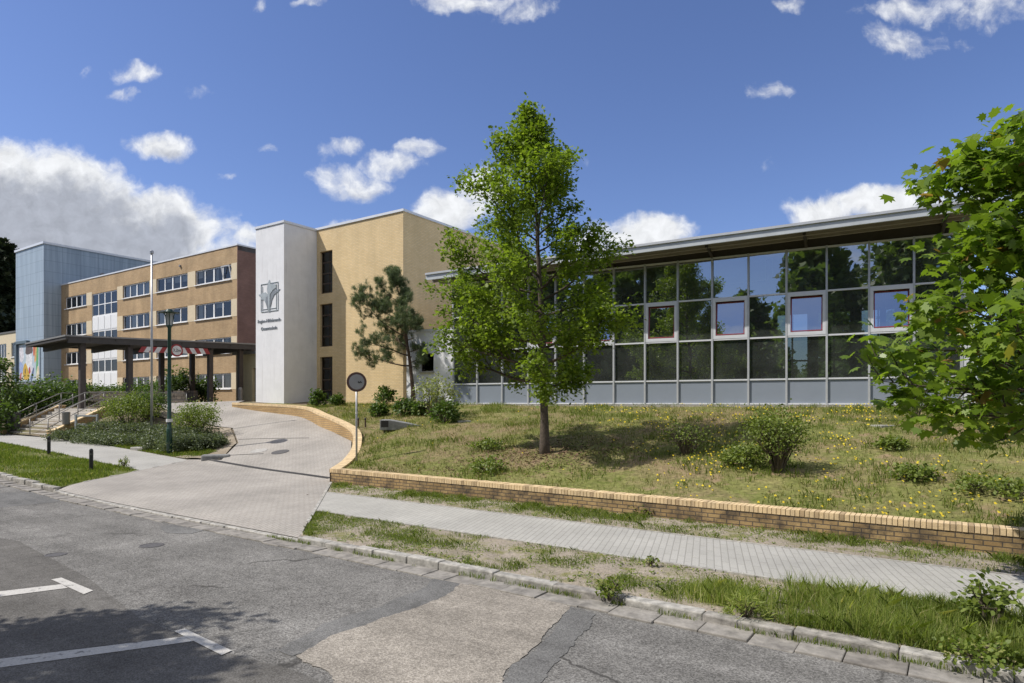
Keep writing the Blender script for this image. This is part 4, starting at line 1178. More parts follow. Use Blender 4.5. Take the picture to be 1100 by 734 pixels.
def build_stairs():
    a0, a1, q0, n = -43.2, -37.35, 13.45, 8
    zb = z_street(-38) ; rise, run = (2.06 - zb) / n, .31
    b = thing('stairs', 'concrete steps between sloping brick cheek walls climbing to the canopy', 'stairs', (0, 0, 0), TH)
    for k in range(n):
        m = MB(); m.box(a0, a1, q0 + k * run + .001, q0 + (k + 1) * run + (.4 if k < n - 1 else 1.6), zb - .3 if k == 0 else zb + (k - .3) * rise, zb + (k + 1) * rise)
        m.build('step', MT['step'], b, bevel=.012)
    for s, (x0, x1) in enumerate(((a0 - .36, a0 - .005), (a1 + .005, a1 + .36))):
        m = MB(); prof = [(q0 - .25, zb - .4), (q0 + n * run + .3, zb - .4), (q0 + n * run + .3, 2.22), (q0 + n * run, 2.22), (q0 - .05, zb + .34), (q0 - .25, zb + .34)]
        m.prism(prof, x0, x1); m.v = [(z, x, y) for x, y, z in m.v]; ck = m.build('cheek_wall', MT['wallbrick_clean'], b)
        m = MB(); prof = [(q0 - .28, zb + .342), (q0 - .05, zb + .342), (q0 + n * run, 2.222), (q0 + n * run + .33, 2.222), (q0 + n * run + .33, 2.28), (q0 + n * run, 2.28), (q0 - .07, zb + .40), (q0 - .28, zb + .40)]
        m.prism(prof, x0 - .03, x1 + .03); m.v = [(z, x, y) for x, y, z in m.v]; m.build('coping', MT['coping'], ck)

    def railing(a, lab, loop=True, ext=1.6):
        r = thing('handrail', lab, 'handrail', (0, 0, 0), TH)
        qs = [q0 - .1, q0 + n * run * .5, q0 + n * run, q0 + n * run + ext]
        zz = [zb, zb + (2.06 - zb) * .5 + rise * .5, 2.06, 2.06]
        for h, nm in ((.92, 'top_rail'), (.50, 'knee_rail')):
            m = MB(); m.tube([(a, q, z + h) for q, z in zip(qs, zz)], .024, 8); m.build(nm, MT['rail'], r, smooth=True)
        for q, z in zip(qs, zz):
            m = MB(); m.tube([(a, q, z - .1), (a, q, z + .92)], .026, 8); m.build('rail_post', MT['rail'], r, smooth=True)
    railing(-39.9, 'steel handrail in the middle of the steps')
    railing(-37.6, 'steel handrail along right side of steps, beside the shrub bed', ext=4.5)
    railing(-43.0, 'steel handrail along left side of steps under the dark hedge', ext=.6)


def build_furniture():
    # street lamp
    x, y = on_T(182, 488); z = T(x, y)
    L = thing('street_lamp', 'dark green street lamp with tapered lantern and thin flat hat', 'street lamp', (x, y, z))
    hgt = 6.15 - z
    m = MB(); m.lathe([(.11, -.3), (.11, 1.0), (.10, 1.04), (.075, 1.08), (.065, hgt - .72), (.10, hgt - .64), (.13, hgt - .60)], 14); m.build('pole', MT['green'], L, smooth=True)
    m = MB(); m.box(-.05, .05, -.125, -.10, .5, .9); m.build('service_door', MT['green'], L)
    m = MB(); m.lathe([(.125, 1.30), (.125, 1.42)], 14); m.build('sticker_band', MT['signwhite'], L)
    m = MB(); m.lathe([(.125, hgt - .60), (.16, hgt - .13), (.16, hgt - .11)], 6); m.build('lantern_glass', MT['lampglass'], L)
    m = MB(); m.lathe([(.165, hgt - .11), (.40, hgt - .09), (.405, hgt - .083), (.17, hgt - .06), (.12, hgt + .04), (.03, hgt + .07)], 20); m.build('hat', MT['green'], L)
    for k in range(6):
        t = k * math.pi / 3; c, s = math.cos(t), math.sin(t)
        m = MB(); m.tube([(.12 * c, .12 * s, hgt - .61), (.17 * c, .17 * s, hgt - .2), (.24 * c, .24 * s, hgt - .10)], .013, 6); m.build('lantern_bracket', MT['green'], L)
    # flagpole
    x, y = on_T(163, 475); z = T(x, y)
    fp = thing('flagpole', 'tall bare pale grey flagpole standing in the shrub bed', 'flagpole', (x, y, z)); top = 2.45 + 159 * y / F - z
    m = MB(); m.tube([(0, 0, -.2), (0, 0, top * .5), (0, 0, top)], [.058, .05, .038], 14); m.build('pole', MT['pole'], fp, smooth=True)
    m = MB(); m.lathe([(.05, 0), (.085, .02), (.085, .14), (.05, .17), (.01, .18)], 12, (0, 0, top)); m.build('truck', MT['pole'], fp)
    m = MB(); m.box(-.45, .45, -.4, .4, -.3, .06); m.build('foot_slab', MT['concrete'], fp)
    m = MB(); m.box(.06, .10, -.03, .03, 1.0, 1.2); m.build('cleat', MT['black'], fp)
    # bollards
    for k, (u, v, lab) in enumerate(((52.5, 499, 'slim black bollard in grass verge, farther from the driveway'), (98, 510, 'slim black bollard in grass verge, nearer to the driveway'))):
        x, y = survey(u, v, .03); a, q = to_aq(x, y)
        o = thing('bollard', lab, 'bollard', (x, y, z_street(a)), 0, 'black bollards in the verge')
        m = MB(); m.lathe([(.062, -.2), (.06, .55), (.06, .66), (.045, .70), (.01, .715)], 14); m.build('shaft', MT['black'], o, smooth=False)
        m = MB(); m.lathe([(.0635, .50), (.0635, .56)], 14); m.build('band', MT['iron'], o)
    # faded round traffic sign
    p = on_lawn(383, 497); x, y = p.x, p.y
    zc = 2.45 + (HY - 410.5) * y / F; rr = 10.6 * y / F
    s = thing('traffic_sign', 'faded round no vehicles sign on grey pole behind corner of the brick wall', 'traffic sign', (x, y, p.z))
    m = MB(); m.tube([(0, 0, -.3), (0, 0, zc - p.z + .15)], .032, 10); m.build('pole', MT['pole'], s, smooth=True)
    m = MB(); m.lathe([(.036, 0), (.036, .06)], 10, (0, 0, 1.55)); m.build('clip', MT['signwhite'], s)
    rot = (R(90), 0, R(24))
    for r0, dd, mat, nm in ((rr, .0, MT['signring'], 'sign_ring'), (rr * .77, .004, MT['signface'], 'sign_face')):
        m = MB(); m.lathe([(r0, -.012), (r0, .012 + dd), (r0 - .006, .014 + dd), (.005, .014 + dd)], 36); o = m.build(nm, mat, s); o.location = (.014, -.044, zc - p.z); o.rotation_euler = rot
    m = MB()
    for q in ((-.02, .0, .0, .055), (.005, .035, -.005, .03), (.04, .075, .01, .05), (.08, .10, 0, .03)): m.box(q[0] + .06, q[1] + .06, q[2] - .03, q[3] - .03, 0.0, .006)
    o = m.build('sticker', MT['black'], s); o.location = (.014 + .019 * math.sin(R(24)), -.044 - .019, zc - p.z); o.rotation_euler = rot
    # two stakes and a grey slab on the lawn
    for u, v, lab in ((385, 459, 'short brown wooden stake in lawn, just behind the sign pole'), (392.5, 459, 'short brown wooden stake in lawn, right of the sign pole')):
        q = on_lawn(u, v); o = thing('stake', lab, 'stake', q, 0, 'wooden stakes in the lawn')
        m = MB(); m.prism([(.035 * math.cos(t * math.pi / 4), .035 * math.sin(t * math.pi / 4)) for t in range(8)], -.2, .38); m.build('shaft', MT['stakewood'], o, bevel=.008)
        m = MB(); m.lathe([(.036, .30), (.041, .32), (.041, .37), (.02, .395)], 8); m.build('cap', MT['black'], o)
    q = on_lawn(430, 459); o = thing('light_well', 'grey sloping concrete light well lying low in the lawn', 'light well', q, R(6))
    m = MB(); m.prism([(-.75, -.1), (1.0, -.1), (1.0, .04), (-.38, .30), (-.75, .30)], -.5, .45); m.v = [(x, z, y) for x, y, z in m.v]; m.build('body', MT['slate'], o, bevel=.02)
    m = MB(); m.box(-.70, -.42, -.505, -.497, .02, .27); m.build('opening', MT['drain'], o)
    for u, v, lab in ((498, 453, 'flat pale stone slab lying in the lawn near the small bushes'), (948, 458, 'small grey drain cover lying in the lawn at right')):
        q = on_lawn(u, v); m = MB(); m.box(-.26, .26, -.2, .2, -.04, .035); o = m.build('stone_slab', MT['concrete'], None, bevel=.012); o.location = q; o.rotation_euler.z = .3; tag(o, lab, 'slab')
    # bench-like grey rail frame and litter bin post in the bed
    x, y = on_T(93, 462); z = T(x, y); o = thing('rail_frame', 'low grey painted rail frame on two posts in the shrub bed', 'barrier', (x, y, z), R(-6))
    for px_ in (-.58, .58): m = MB(); m.box(px_ - .045, px_ + .045, -.045, .045, -.3, .78); m.build('post', MT['railgrey'], o, bevel=.008)
    for zz in (.66, .22): m = MB(); m.box(-.53, .53, -.03, .03, zz, zz + .09); m.build('rail', MT['railgrey'], o, bevel=.008)
    x, y = on_T(71, 464); z = T(x, y); o = thing('litter_bin', 'small grey litter bin on a post at foot of the steps', 'litter bin', (x, y, z))
    m = MB(); m.lathe([(.14, .35), (.17, .4), (.18, .95), (.19, .98), (.15, 1.0), (.14, .92), (.01, .9)], 14); m.build('bin', MT['rail'], o)
    m = MB(); m.tube([(0, .2, -.2), (0, .2, .95)], .03, 8); m.build('post', MT['rail'], o)
    x, y = on_T(14, 462); z = T(x, y); o = thing('waste_bin', 'dark upright waste bin left of the steps under hedge', 'waste bin', (x, y, z))
    m = MB(); m.box(-.25, .25, -.25, .25, -.1, .85); m.build('body', MT['iron'], o, bevel=.03)
    m = MB(); m.prism([(-.27, 0), (.27, 0), (.22, .12), (-.22, .12)], -.27, .27); m.v = [(x_, z_, .855 + y_) for x_, y_, z_ in m.v]; m.build('lid', MT['iron'], o, bevel=.02)
    # edge stones and forecourt edge
    x, y = on_T(232, 493); o = MB(); o.box(-.5, .5, -.2, .2, -.2, .16); k = o.build('edge_stone', MT['slate'], None, bevel=.06); k.location = (x, y, T(x, y)); k.rotation_euler.z = .3; tag(k, 'long grey stone at corner of the planting bed', 'stone')
    x, y = on_T(152, 483); o = MB(); o.box(-.35, .35, -.25, .25, -.2, .10); k = o.build('concrete_block', MT['concrete'], None, bevel=.02); k.location = (x, y, T(x, y)); k.rotation_euler.z = -.3; tag(k, 'pale concrete block half hidden at front edge of shrub bed', 'block')
    m = MB(); P = [(-21.6, 36.2), (-18.9, 39.2), (-16.3, 41.8)]
    for i in range(2):
        a, c = Vector(P[i]), Vector(P[i + 1]); d = (c - a); ang = math.atan2(d.y, d.x)
        M = Matrix.Translation((a.x, a.y, 0)) @ Matrix.Rotation(ang, 4, 'Z'); m.box(0, d.length - .003, -.12, .12, 1.4, 2.42, m=M)
    tag(m.build('forecourt_edge', MT['concrete']), 'low grey concrete edge wall along the canopy forecourt', 'edge wall')
    # rubble wall and a stub post behind the canopy
    m = MB(); M = Matrix.Translation((-34, 49.5, 0)) @ Matrix.Rotation(R(-20), 4, 'Z'); m.box(0, 12.5, -.2, .2, 1.6, 3.25, m=M)
    uv = [(i, z) for i, (x, y, z) in zip([v[0] * 1.05 for v in m.v], m.v)]
    tag(m.build('stone_wall', MT['rubble'], uvs=uv), 'low rubble stone garden wall behind the canopy posts', 'wall')
    o = thing('stub_post', 'short grey post with rounded head between the canopy posts', 'post', (-18.6, 44.0, T(-18.6, 44.0)))
    m = MB(); m.tube([(0, 0, -.1), (0, 0, 1.15), (0, 0, 1.25)], [.16, .16, .08], 12); m.build('shaft', MT['rail'], o); m = MB(); m.lathe([(.17, .95), (.17, 1.0)], 12); m.build('collar', MT['rail'], o)


build_canopy(); build_stairs(); build_furniture()


# ================================================================== plants
def vnoise(x, y, f, seed=0):
    x = np.asarray(x) * f; y = np.asarray(y) * f
    xi, yi = np.floor(x).astype(int), np.floor(y).astype(int); fx, fy = x - xi, y - yi
    fx, fy = fx * fx * (3 - 2 * fx), fy * fy * (3 - 2 * fy)
    def h(i, j):
        n = np.sin(i * 127.1 + j * 311.7 + seed * 74.7) * 43758.5453; return n - np.floor(n)
    return (h(xi, yi) * (1 - fx) + h(xi + 1, yi) * fx) * (1 - fy) + (h(xi, yi + 1) * (1 - fx) + h(xi + 1, yi + 1) * fx) * fy


def fbm(x, y, f, seed=0): return (vnoise(x, y, f, seed) * .5 + vnoise(x, y, f * 2.1, seed + 1) * .3 + vnoise(x, y, f * 4.3, seed + 2) * .2)


OVAL = np.array([(0, 0, 0), (.28, .3, .07), (.3, .65, .05), (0, 1, -.06), (-.3, .65, .05), (-.28, .3, .07)])
LOBED = np.array([(0, 0, 0), (.14, .2, .03), (.30, .38, .08), (.18, .52, .03), (.34, .74, .05), (0, 1, -.1), (-.34, .74, .05), (-.18, .52, .03), (-.30, .38, .08), (-.14, .2, .03)])
PALM = np.array([(0, 0, 0), (.22, .06, .03), (.44, .02, -.02), (.36, .22, .03), (.62, .40, -.05), (.38, .50, .02), (.42, .74, -.03), (.18, .66, .03), (0, 1, -.12), (-.18, .66, .03), (-.42, .74, -.03), (-.38, .50, .02), (-.62, .40, -.05), (-.36, .22, .03), (-.44, .02, -.02), (-.22, .06, .03)])
SPRIG = np.array([(-.05, 0, 0), (.05, 0, 0), (.04, .6, .04), (0, 1, .1), (-.04, .6, .04)])
NEEDLE = np.array([(-.045, 0, 0), (.045, 0, 0), (0, 1, .06)])
CLUMP = np.array([(0, 0, 0), (.4, .15, .1), (.28, .45, 0), (.55, .8, .1), (.1, .75, .0), (0, 1.1, -.1), (-.2, .7, 0), (-.5, .85, .1), (-.3, .4, .02), (-.45, .1, .1)])


def leaves(name, pos, size, tmpl, mat, parent, up=.6, axis=None, axw=0.0, var=.35, seed=1, droop=0.0):
    g = np.random.default_rng(seed); pos = np.asarray(pos, float); n = len(pos)
    nr = g.normal(size=(n, 3)); nr[:, 2] = np.abs(nr[:, 2]) + up; nr /= np.linalg.norm(nr, axis=1)[:, None]
    t = g.normal(size=(n, 3))
    if axis is not None: t = t * (1 - axw) + np.asarray(axis) * axw * 1.6
    t[:, 2] -= droop
    t -= nr * (t * nr).sum(1)[:, None]; t /= np.linalg.norm(t, axis=1)[:, None] + 1e-9
    b = np.cross(t, nr); s = size * g.uniform(1 - var, 1 + var, n)
    V = pos[:, None] + s[:, None, None] * (tmpl[None, :, 0:1] * b[:, None] + tmpl[None, :, 1:2] * t[:, None] + tmpl[None, :, 2:3] * nr[:, None])
    me = np_mesh(name, V, len(tmpl), np.clip(g.normal(.5, .24, n), 0, 1))
    return link(name, me, mat, parent)


def skeleton(Ht, r0, base, nprim, prof, elev, nsec, g, lean=(0, 0), curve=.25, lvar=(.78, 1.12), skip=0.0, secl=.38, per=40, sig=.13, az0=0., azw=None, wob=.02, top=1.0, sub=0):
    """trunk and limbs as tubes; returns (trunk, limbs, leaf points, leaf directions)"""
    tr, lb = MB(), MB(); K = 9
    tp_ = [Vector((lean[0] * (k / K) ** 1.5 + g.normal(0, wob) * Ht * .4 * (k > 0), lean[1] * (k / K) ** 1.5 + g.normal(0, wob) * Ht * .4 * (k > 0), Ht * top * k / K)) for k in range(K + 1)]
    rad = lambda f: r0 * max(.05, (1 - f) ** .8) * (1.0 + .35 * max(0, 1 - f * 14))
    tp2 = [tp_[0] - Vector((0, 0, .3))] + [tp_[0] + Vector((0, 0, Ht * .03))] + tp_[1:]
    tr.tube(tp2, [rad(0) * 1.05, rad(.03)] + [rad(k / K) for k in range(1, K + 1)], 12)
    pts, dirs = [], []
    def at(f): i = min(K - 1, int(f * K)); return tp_[i].lerp(tp_[i + 1], f * K - i)
    def fan(P, L, per_, sigma):
        m = int(per_); tt = np.sqrt(g.uniform(.05, 1, m)); A = np.array([tuple(p) for p in P]); seg = tt * (len(P) - 1)
        i = np.minimum(seg.astype(int), len(P) - 2); f = (seg - i)[:, None]
        q = A[i] * (1 - f) + A[i + 1] * f + g.normal(0, sigma, (m, 3)); pts.append(q)
        d = A[-1] - A[0]; d = d / (np.linalg.norm(d) + 1e-9); dirs.append(np.tile(d, (m, 1)))
    Lref = np.mean([prof(x) for x in np.linspace(0, 1, 20)])
    for i in range(nprim):
        f = base + (1 - base) * ((i + g.uniform(.2, .8)) / nprim) ** 1.15; h = (f - base) / (1 - base)
        az = az0 + i * 2.39996 + g.normal(0, .25); L = prof(h) * g.uniform(*lvar)
        if azw: L *= azw(az, h)
        if L < .12: continue
        el = R(elev(h)) + g.normal(0, .10); p = at(f).copy(); P = [p.copy()]
        d = Vector((math.cos(az) * math.cos(el), math.sin(az) * math.cos(el), math.sin(el)))
        for k in range(6):
            d = (d + Vector((g.normal(0, .10), g.normal(0, .10), curve * .2 + g.normal(0, .07)))).normalized(); p = p + d * (L / 6); P.append(p.copy())
        rb = min(rad(f) * .55, .012 + L * .016)
        lb.tube(P, [rb * (1 - .85 * k / 6) for k in range(7)], 6)
        fan(P[3:], L, per * .8, sig)
        ns = max(3, int(nsec * (.35 + .65 * L / Lref)))
        for j in range(ns):
            if g.uniform() < skip: continue
            t = .22 + .78 * (j + g.uniform(0, 1)) / ns; i2 = min(5, int(t * 6)); s0 = P[i2].lerp(P[i2 + 1], t * 6 - i2)
            dd = (P[i2 + 1] - P[i2]).normalized(); rnd = Vector(g.normal(size=3)); side = (rnd - dd * rnd.dot(dd)).normalized()
            v = (dd * .65 + side * .8 + Vector((0, 0, .15))).normalized(); l = (L * secl * (1.15 - t * .7) + .12) * g.uniform(.7, 1.2)
            S = [s0, s0 + v * l * .5 + Vector(g.normal(0, .03, 3)), s0 + (v + Vector((0, 0, .12))) * l]
            lb.tube(S, [rb * .38, rb * .25, .004], 4, cap=False); fan(S, l, per * (.5 + l * .6), sig)
    return tr, lb, np.concatenate(pts), np.concatenate(dirs)


def tree(name, label, cat, loc, skel, lmat, bark, lsize, tmpl, seed, group=None, up=.6, axw=.3, droop=0, rz=0, var=.35):
    tr, lb, P, D = skel
    o = thing(name, label, cat, loc, rz, group)
    t = tr.build('trunk', bark, o, smooth=True); lb.build('limb', bark, t, smooth=True)
    leaves('crown', P, lsize, tmpl, lmat, o, up, D, axw, seed=seed, droop=droop, var=var)
    return o


def interp(xs, ys): return lambda h: float(np.interp(h, xs, ys))


def build_trees():
    g = np.random.default_rng(11)
    # the oak on the lawn
    p = on_lawn(585, 487); k = p.y / F
    top = (HY - 124) * k + 2.45 - p.z
    g = np.random.default_rng(101); sk = skeleton(top * .955, .128, .20, 42, interp([0, .06, .2, .34, .5, .7, .85, 1], [2.1, 2.9, 3.2, 3.0, 2.6, 1.9, 1.2, .45]), interp([0, .25, .6, 1], [0, 13, 34, 66]), 12, g, lean=(-.35, 0), curve=.24, per=112, sig=.135, lvar=(.62, 1.18), skip=.18, wob=.004,
                  azw=lambda az, h: .98 - .13 * math.cos(az) - .07 * math.cos(az) * (h < .25))
    tree('oak_tree', 'young green oak standing alone in the lawn before the glass hall', 'tree', p, sk, MT['oak'], MT['bark'], .108, LOBED, 5, var=.45)
    # pine beside the brick wing
    p = on_lawn(444, 434.5)
    g = np.random.default_rng(102); sk = skeleton(6.6, .11, .27, 24, interp([0, .1, .35, .6, .85, 1], [2.4, 3.2, 2.8, 2.1, 1.1, .35]), interp([0, .5, 1], [6, 22, 58]), 7, g, lean=(-.95, .1), curve=.35, per=12, wob=.004, secl=.30, az0=.4,
                  azw=lambda az, h: .66 + .40 * math.cos(az - math.pi))
    tr, lb, P, D = sk
    # bottle-brush tufts of needles at the shoot ends
    n = 15000; i = g.integers(0, len(P), n); q = P[i] + g.normal(0, .045, (n, 3)); q = np.repeat(q, 6, 0); D2 = np.repeat(D[i], 6, 0)
    q = q + g.normal(0, .025, q.shape)
    o = thing('pine_tree', 'thin grey green leaning pine before corner of the ochre wing', 'tree', p)
    t = tr.build('trunk', MT['pinebark'], o, smooth=True); lb.build('limb', MT['pinebark'], t, smooth=True)
    leaves('crown', q, .15, NEEDLE, MT['pine'], o, .2, D2 + np.array([0, 0, .5]), .55, seed=8)
    # the maple leaning into the picture at the right
    x, y = 7.65, 8.5
    g = np.random.default_rng(103); sk = skeleton(5.3, .10, .40, 31, interp([0, .1, .25, .4, .6, .8, 1], [1.4, 1.9, 2.35, 1.8, 1.45, 1.5, .9]), interp([0, .4, 1], [-10, 12, 48]), 10, g, lean=(-.9, 0), curve=.12, per=28, sig=.13, wob=.004, az0=.9)
    tree('maple_tree', 'young maple with large lobed leaves standing at the pavement edge', 'tree', (x, y, 0), sk, MT['maple'], MT['bark'], .145, PALM, 6, up=.9, axw=.5, droop=.8, var=.5)
    # tree beside the street whose shade falls on the parking bays
    g = np.random.default_rng(104); sk = skeleton(8.2, .16, .30, 30, interp([0, .2, .5, .8, 1], [1.9, 2.5, 2.3, 1.4, .4]), interp([0, .5, 1], [5, 25, 60]), 9, g, per=60, sig=.17)
    tree('street_tree', 'leafy street tree at the parking bays, its shadow falling on the asphalt', 'tree', (-10.2, 4.9, -.1), sk, MT['farleaf'], MT['bark'], .16, LOBED, 9)
    # small tree left of the steps
    x, y = -30.2, 36.0
    g = np.random.default_rng(105); sk = skeleton(3.6, .07, .25, 18, interp([0, .3, .7, 1], [1.1, 1.5, 1.1, .4]), interp([0, 1], [10, 55]), 6, g, per=26, sig=.12)
    x, y = (0 - CX) / F * 37, 37.0
    tree('small_tree', 'small dark leafed tree at the left of the entrance steps', 'tree', (x, y, T(x, y)), sk, MT['farleaf'], MT['bark'], .15, OVAL, 10)
    # broad-leaved shrub tree in front of the ochre wing
    p = on_lawn(385, 433)
    g = np.random.default_rng(106); sk = skeleton(2.9, .05, .2, 16, interp([0, .3, .7, 1], [.9, 1.5, 1.1, .4]), interp([0, 1], [12, 60]), 6, g, lean=(.25, 0), per=24, sig=.12, azw=lambda az, h: 1 + .35 * math.cos(az - math.pi))
    tree('elder_bush', 'loose dark green elder bush before the shaded side of ochre wing', 'bush', p, sk, MT['bushleaf'], MT['bark'], .17, OVAL, 12, up=.8)
    # tall pines far behind on the left
    for i, (u, d, h, lab) in enumerate(((6, 116, 28, 'tall dark pine behind the cream block, nearest the blue grey tower'), (-14, 112, 26, 'tall dark pine behind the cream block, second from the blue grey tower'), (-40, 110, 27, 'tall dark pine behind the cream block, farthest from the tower'))):
        x = (u - CX) / F * d
        g = np.random.default_rng(207 + i); sk = skeleton(h, .32, .40, 34, interp([0, .3, .7, 1], [3.2, 4.4, 3.2, 1.0]), interp([0, 1], [2, 45]), 6, g, per=26, sig=.4)
        tree('tall_pine', lab, 'tree', (x, d, 2.3), sk, MT['darkpine'], MT['pinebark'], .9, CLUMP, 20 + i, 'pines far behind the school')
    # woodland trees across the street, seen mirrored in the hall's panes
    protos = []
    for i in range(3):
        hh = (17, 15, 18.5)[i]
        g = np.random.default_rng(108 + i); sk = skeleton(hh, .2, .18, 30, interp([0, .2, .5, .8, 1], [3.4, 4.6, 4.0, 2.6, .8]), interp([0, .5, 1], [5, 25, 60]), 7, g, per=34, sig=.42)
        protos.append((sk, hh))
    spots = []
    for k in range(22):
        a_ = -96 + 7.2 * k + random.uniform(-1.5, 1.5); q_ = -13.5 - random.uniform(0, 3); spots.append((*aq(a_, q_), k % 3, 1.0))
    for k in range(20):
        a_ = -100 + 8.4 * k + random.uniform(-2, 2); q_ = -23 - random.uniform(0, 4); spots.append((*aq(a_, q_), (k + 1) % 3, 1.25))
    made = {}
    spots = [p + ('',) for p in spots] + [(*hall(x_, y_), k % 3, s_, 'green tree beyond the glass hall, seen through its right end') for k, (x_, y_, s_) in enumerate(((-4, 19, .42), (0, 17, .45), (4, 19, .46), (9, 15, .5), (13, 12, .48), (17, 15, .55), (22, 12, .55), (-8, 21, .4)))]
    for x, y, k, sc, kind2 in spots:
        sc *= .62 if not kind2 and 33 < math.degrees(math.atan2(8 - x, 25.7 - y)) < 47 else 1.0
        lab = 'green woodland tree across the street, mirrored in the glass hall'
        if k not in made:
            sk, hh = protos[k]
            o = tree('woodland_tree', lab, 'tree', (x, y, 0), sk, MT['woodleaf'], MT['bark'], .62, CLUMP, 40 + k, 'trees across the street', up=.3); made[k] = o; o.scale = (sc, sc, sc)
        else:
            src = made[k]; o = src.copy(); COL.objects.link(o); o.location = (x, y, 0); o.rotation_euler.z = random.uniform(0, 6.2); s = sc * random.uniform(.9, 1.12); o.scale = (s, s, s)
            if kind2: o['label'] = kind2; o['group'] = 'trees behind the hall'
            for ch in src.children:
                c = ch.copy(); COL.objects.link(c); c.parent = o
                for g2 in ch.children: d = g2.copy(); COL.objects.link(d); d.parent = c


def shrub(name, label, loc, h, r, seed, mat, lsize, tmpl=OVAL, n=900, stems=9, up=.5, axw=.2, flat=1.0, bare=.25, group=None, cat='shrub', squash=(1, 1), clump=14):
    g = np.random.default_rng(seed); o = thing(name, label, cat, loc, 0, group)
    m = MB(); ends = []
    for i in range(stems):
        az = i * 2.4 + g.normal(0, .3); rr = r * math.sqrt(g.uniform(.05, 1)) * .85; e = Vector((math.cos(az) * rr * squash[0], math.sin(az) * rr * squash[1], h * g.uniform(.6, .95) * (1 - .3 * (rr / r) ** 2)))
        a = Vector((e.x * .12, e.y * .12, -.05)); mid = Vector((e.x * .5, e.y * .5, e.z * .55)) + Vector(g.normal(0, .04, 3)) * h
        m.tube([a, mid, e], [.012 + .012 * h, .009 + .006 * h, .004], 5, cap=False); ends.append(e)
        for j in range(3):
            f = g.uniform(.35, .9); s = a.lerp(mid, f * 2) if f < .5 else mid.lerp(e, f * 2 - 1); t = s + Vector((g.normal(0, .3) * r, g.normal(0, .3) * r, abs(g.normal(0, .2)) * h)); m.tube([s, t], [.007, .003], 4, cap=False); ends.append(t)
    m.build('stems', MT['twig'], o)
    # leaf clumps through the crown's volume, thicker towards the outside
    c = g.normal(size=(clump * 3, 3)); c /= np.linalg.norm(c, axis=1)[:, None]; c *= g.uniform(.45, 1.0, (len(c), 1)) ** .5
    c[:, 2] = bare + (1 - bare) * (np.abs(c[:, 2]) * .9 + g.uniform(0, .15, len(c)))
    c *= np.array([r * squash[0], r * squash[1], h]); c = np.concatenate([c, np.array([tuple(e) for e in ends])])
    i = g.integers(0, len(c), n); sg = .17 * r
    P = c[i] + g.normal(0, 1, (n, 3)) * np.array([sg, sg, min(sg, .14 * h)]) * flat; P[:, 2] = np.maximum(P[:, 2], .02)
    ax = c[i] - np.array([0, 0, h * .3]); ax /= np.linalg.norm(ax, axis=1)[:, None] + 1e-6
    leaves('foliage', P, lsize, tmpl, mat, o, up, ax, axw, seed=seed + 1)
    return o


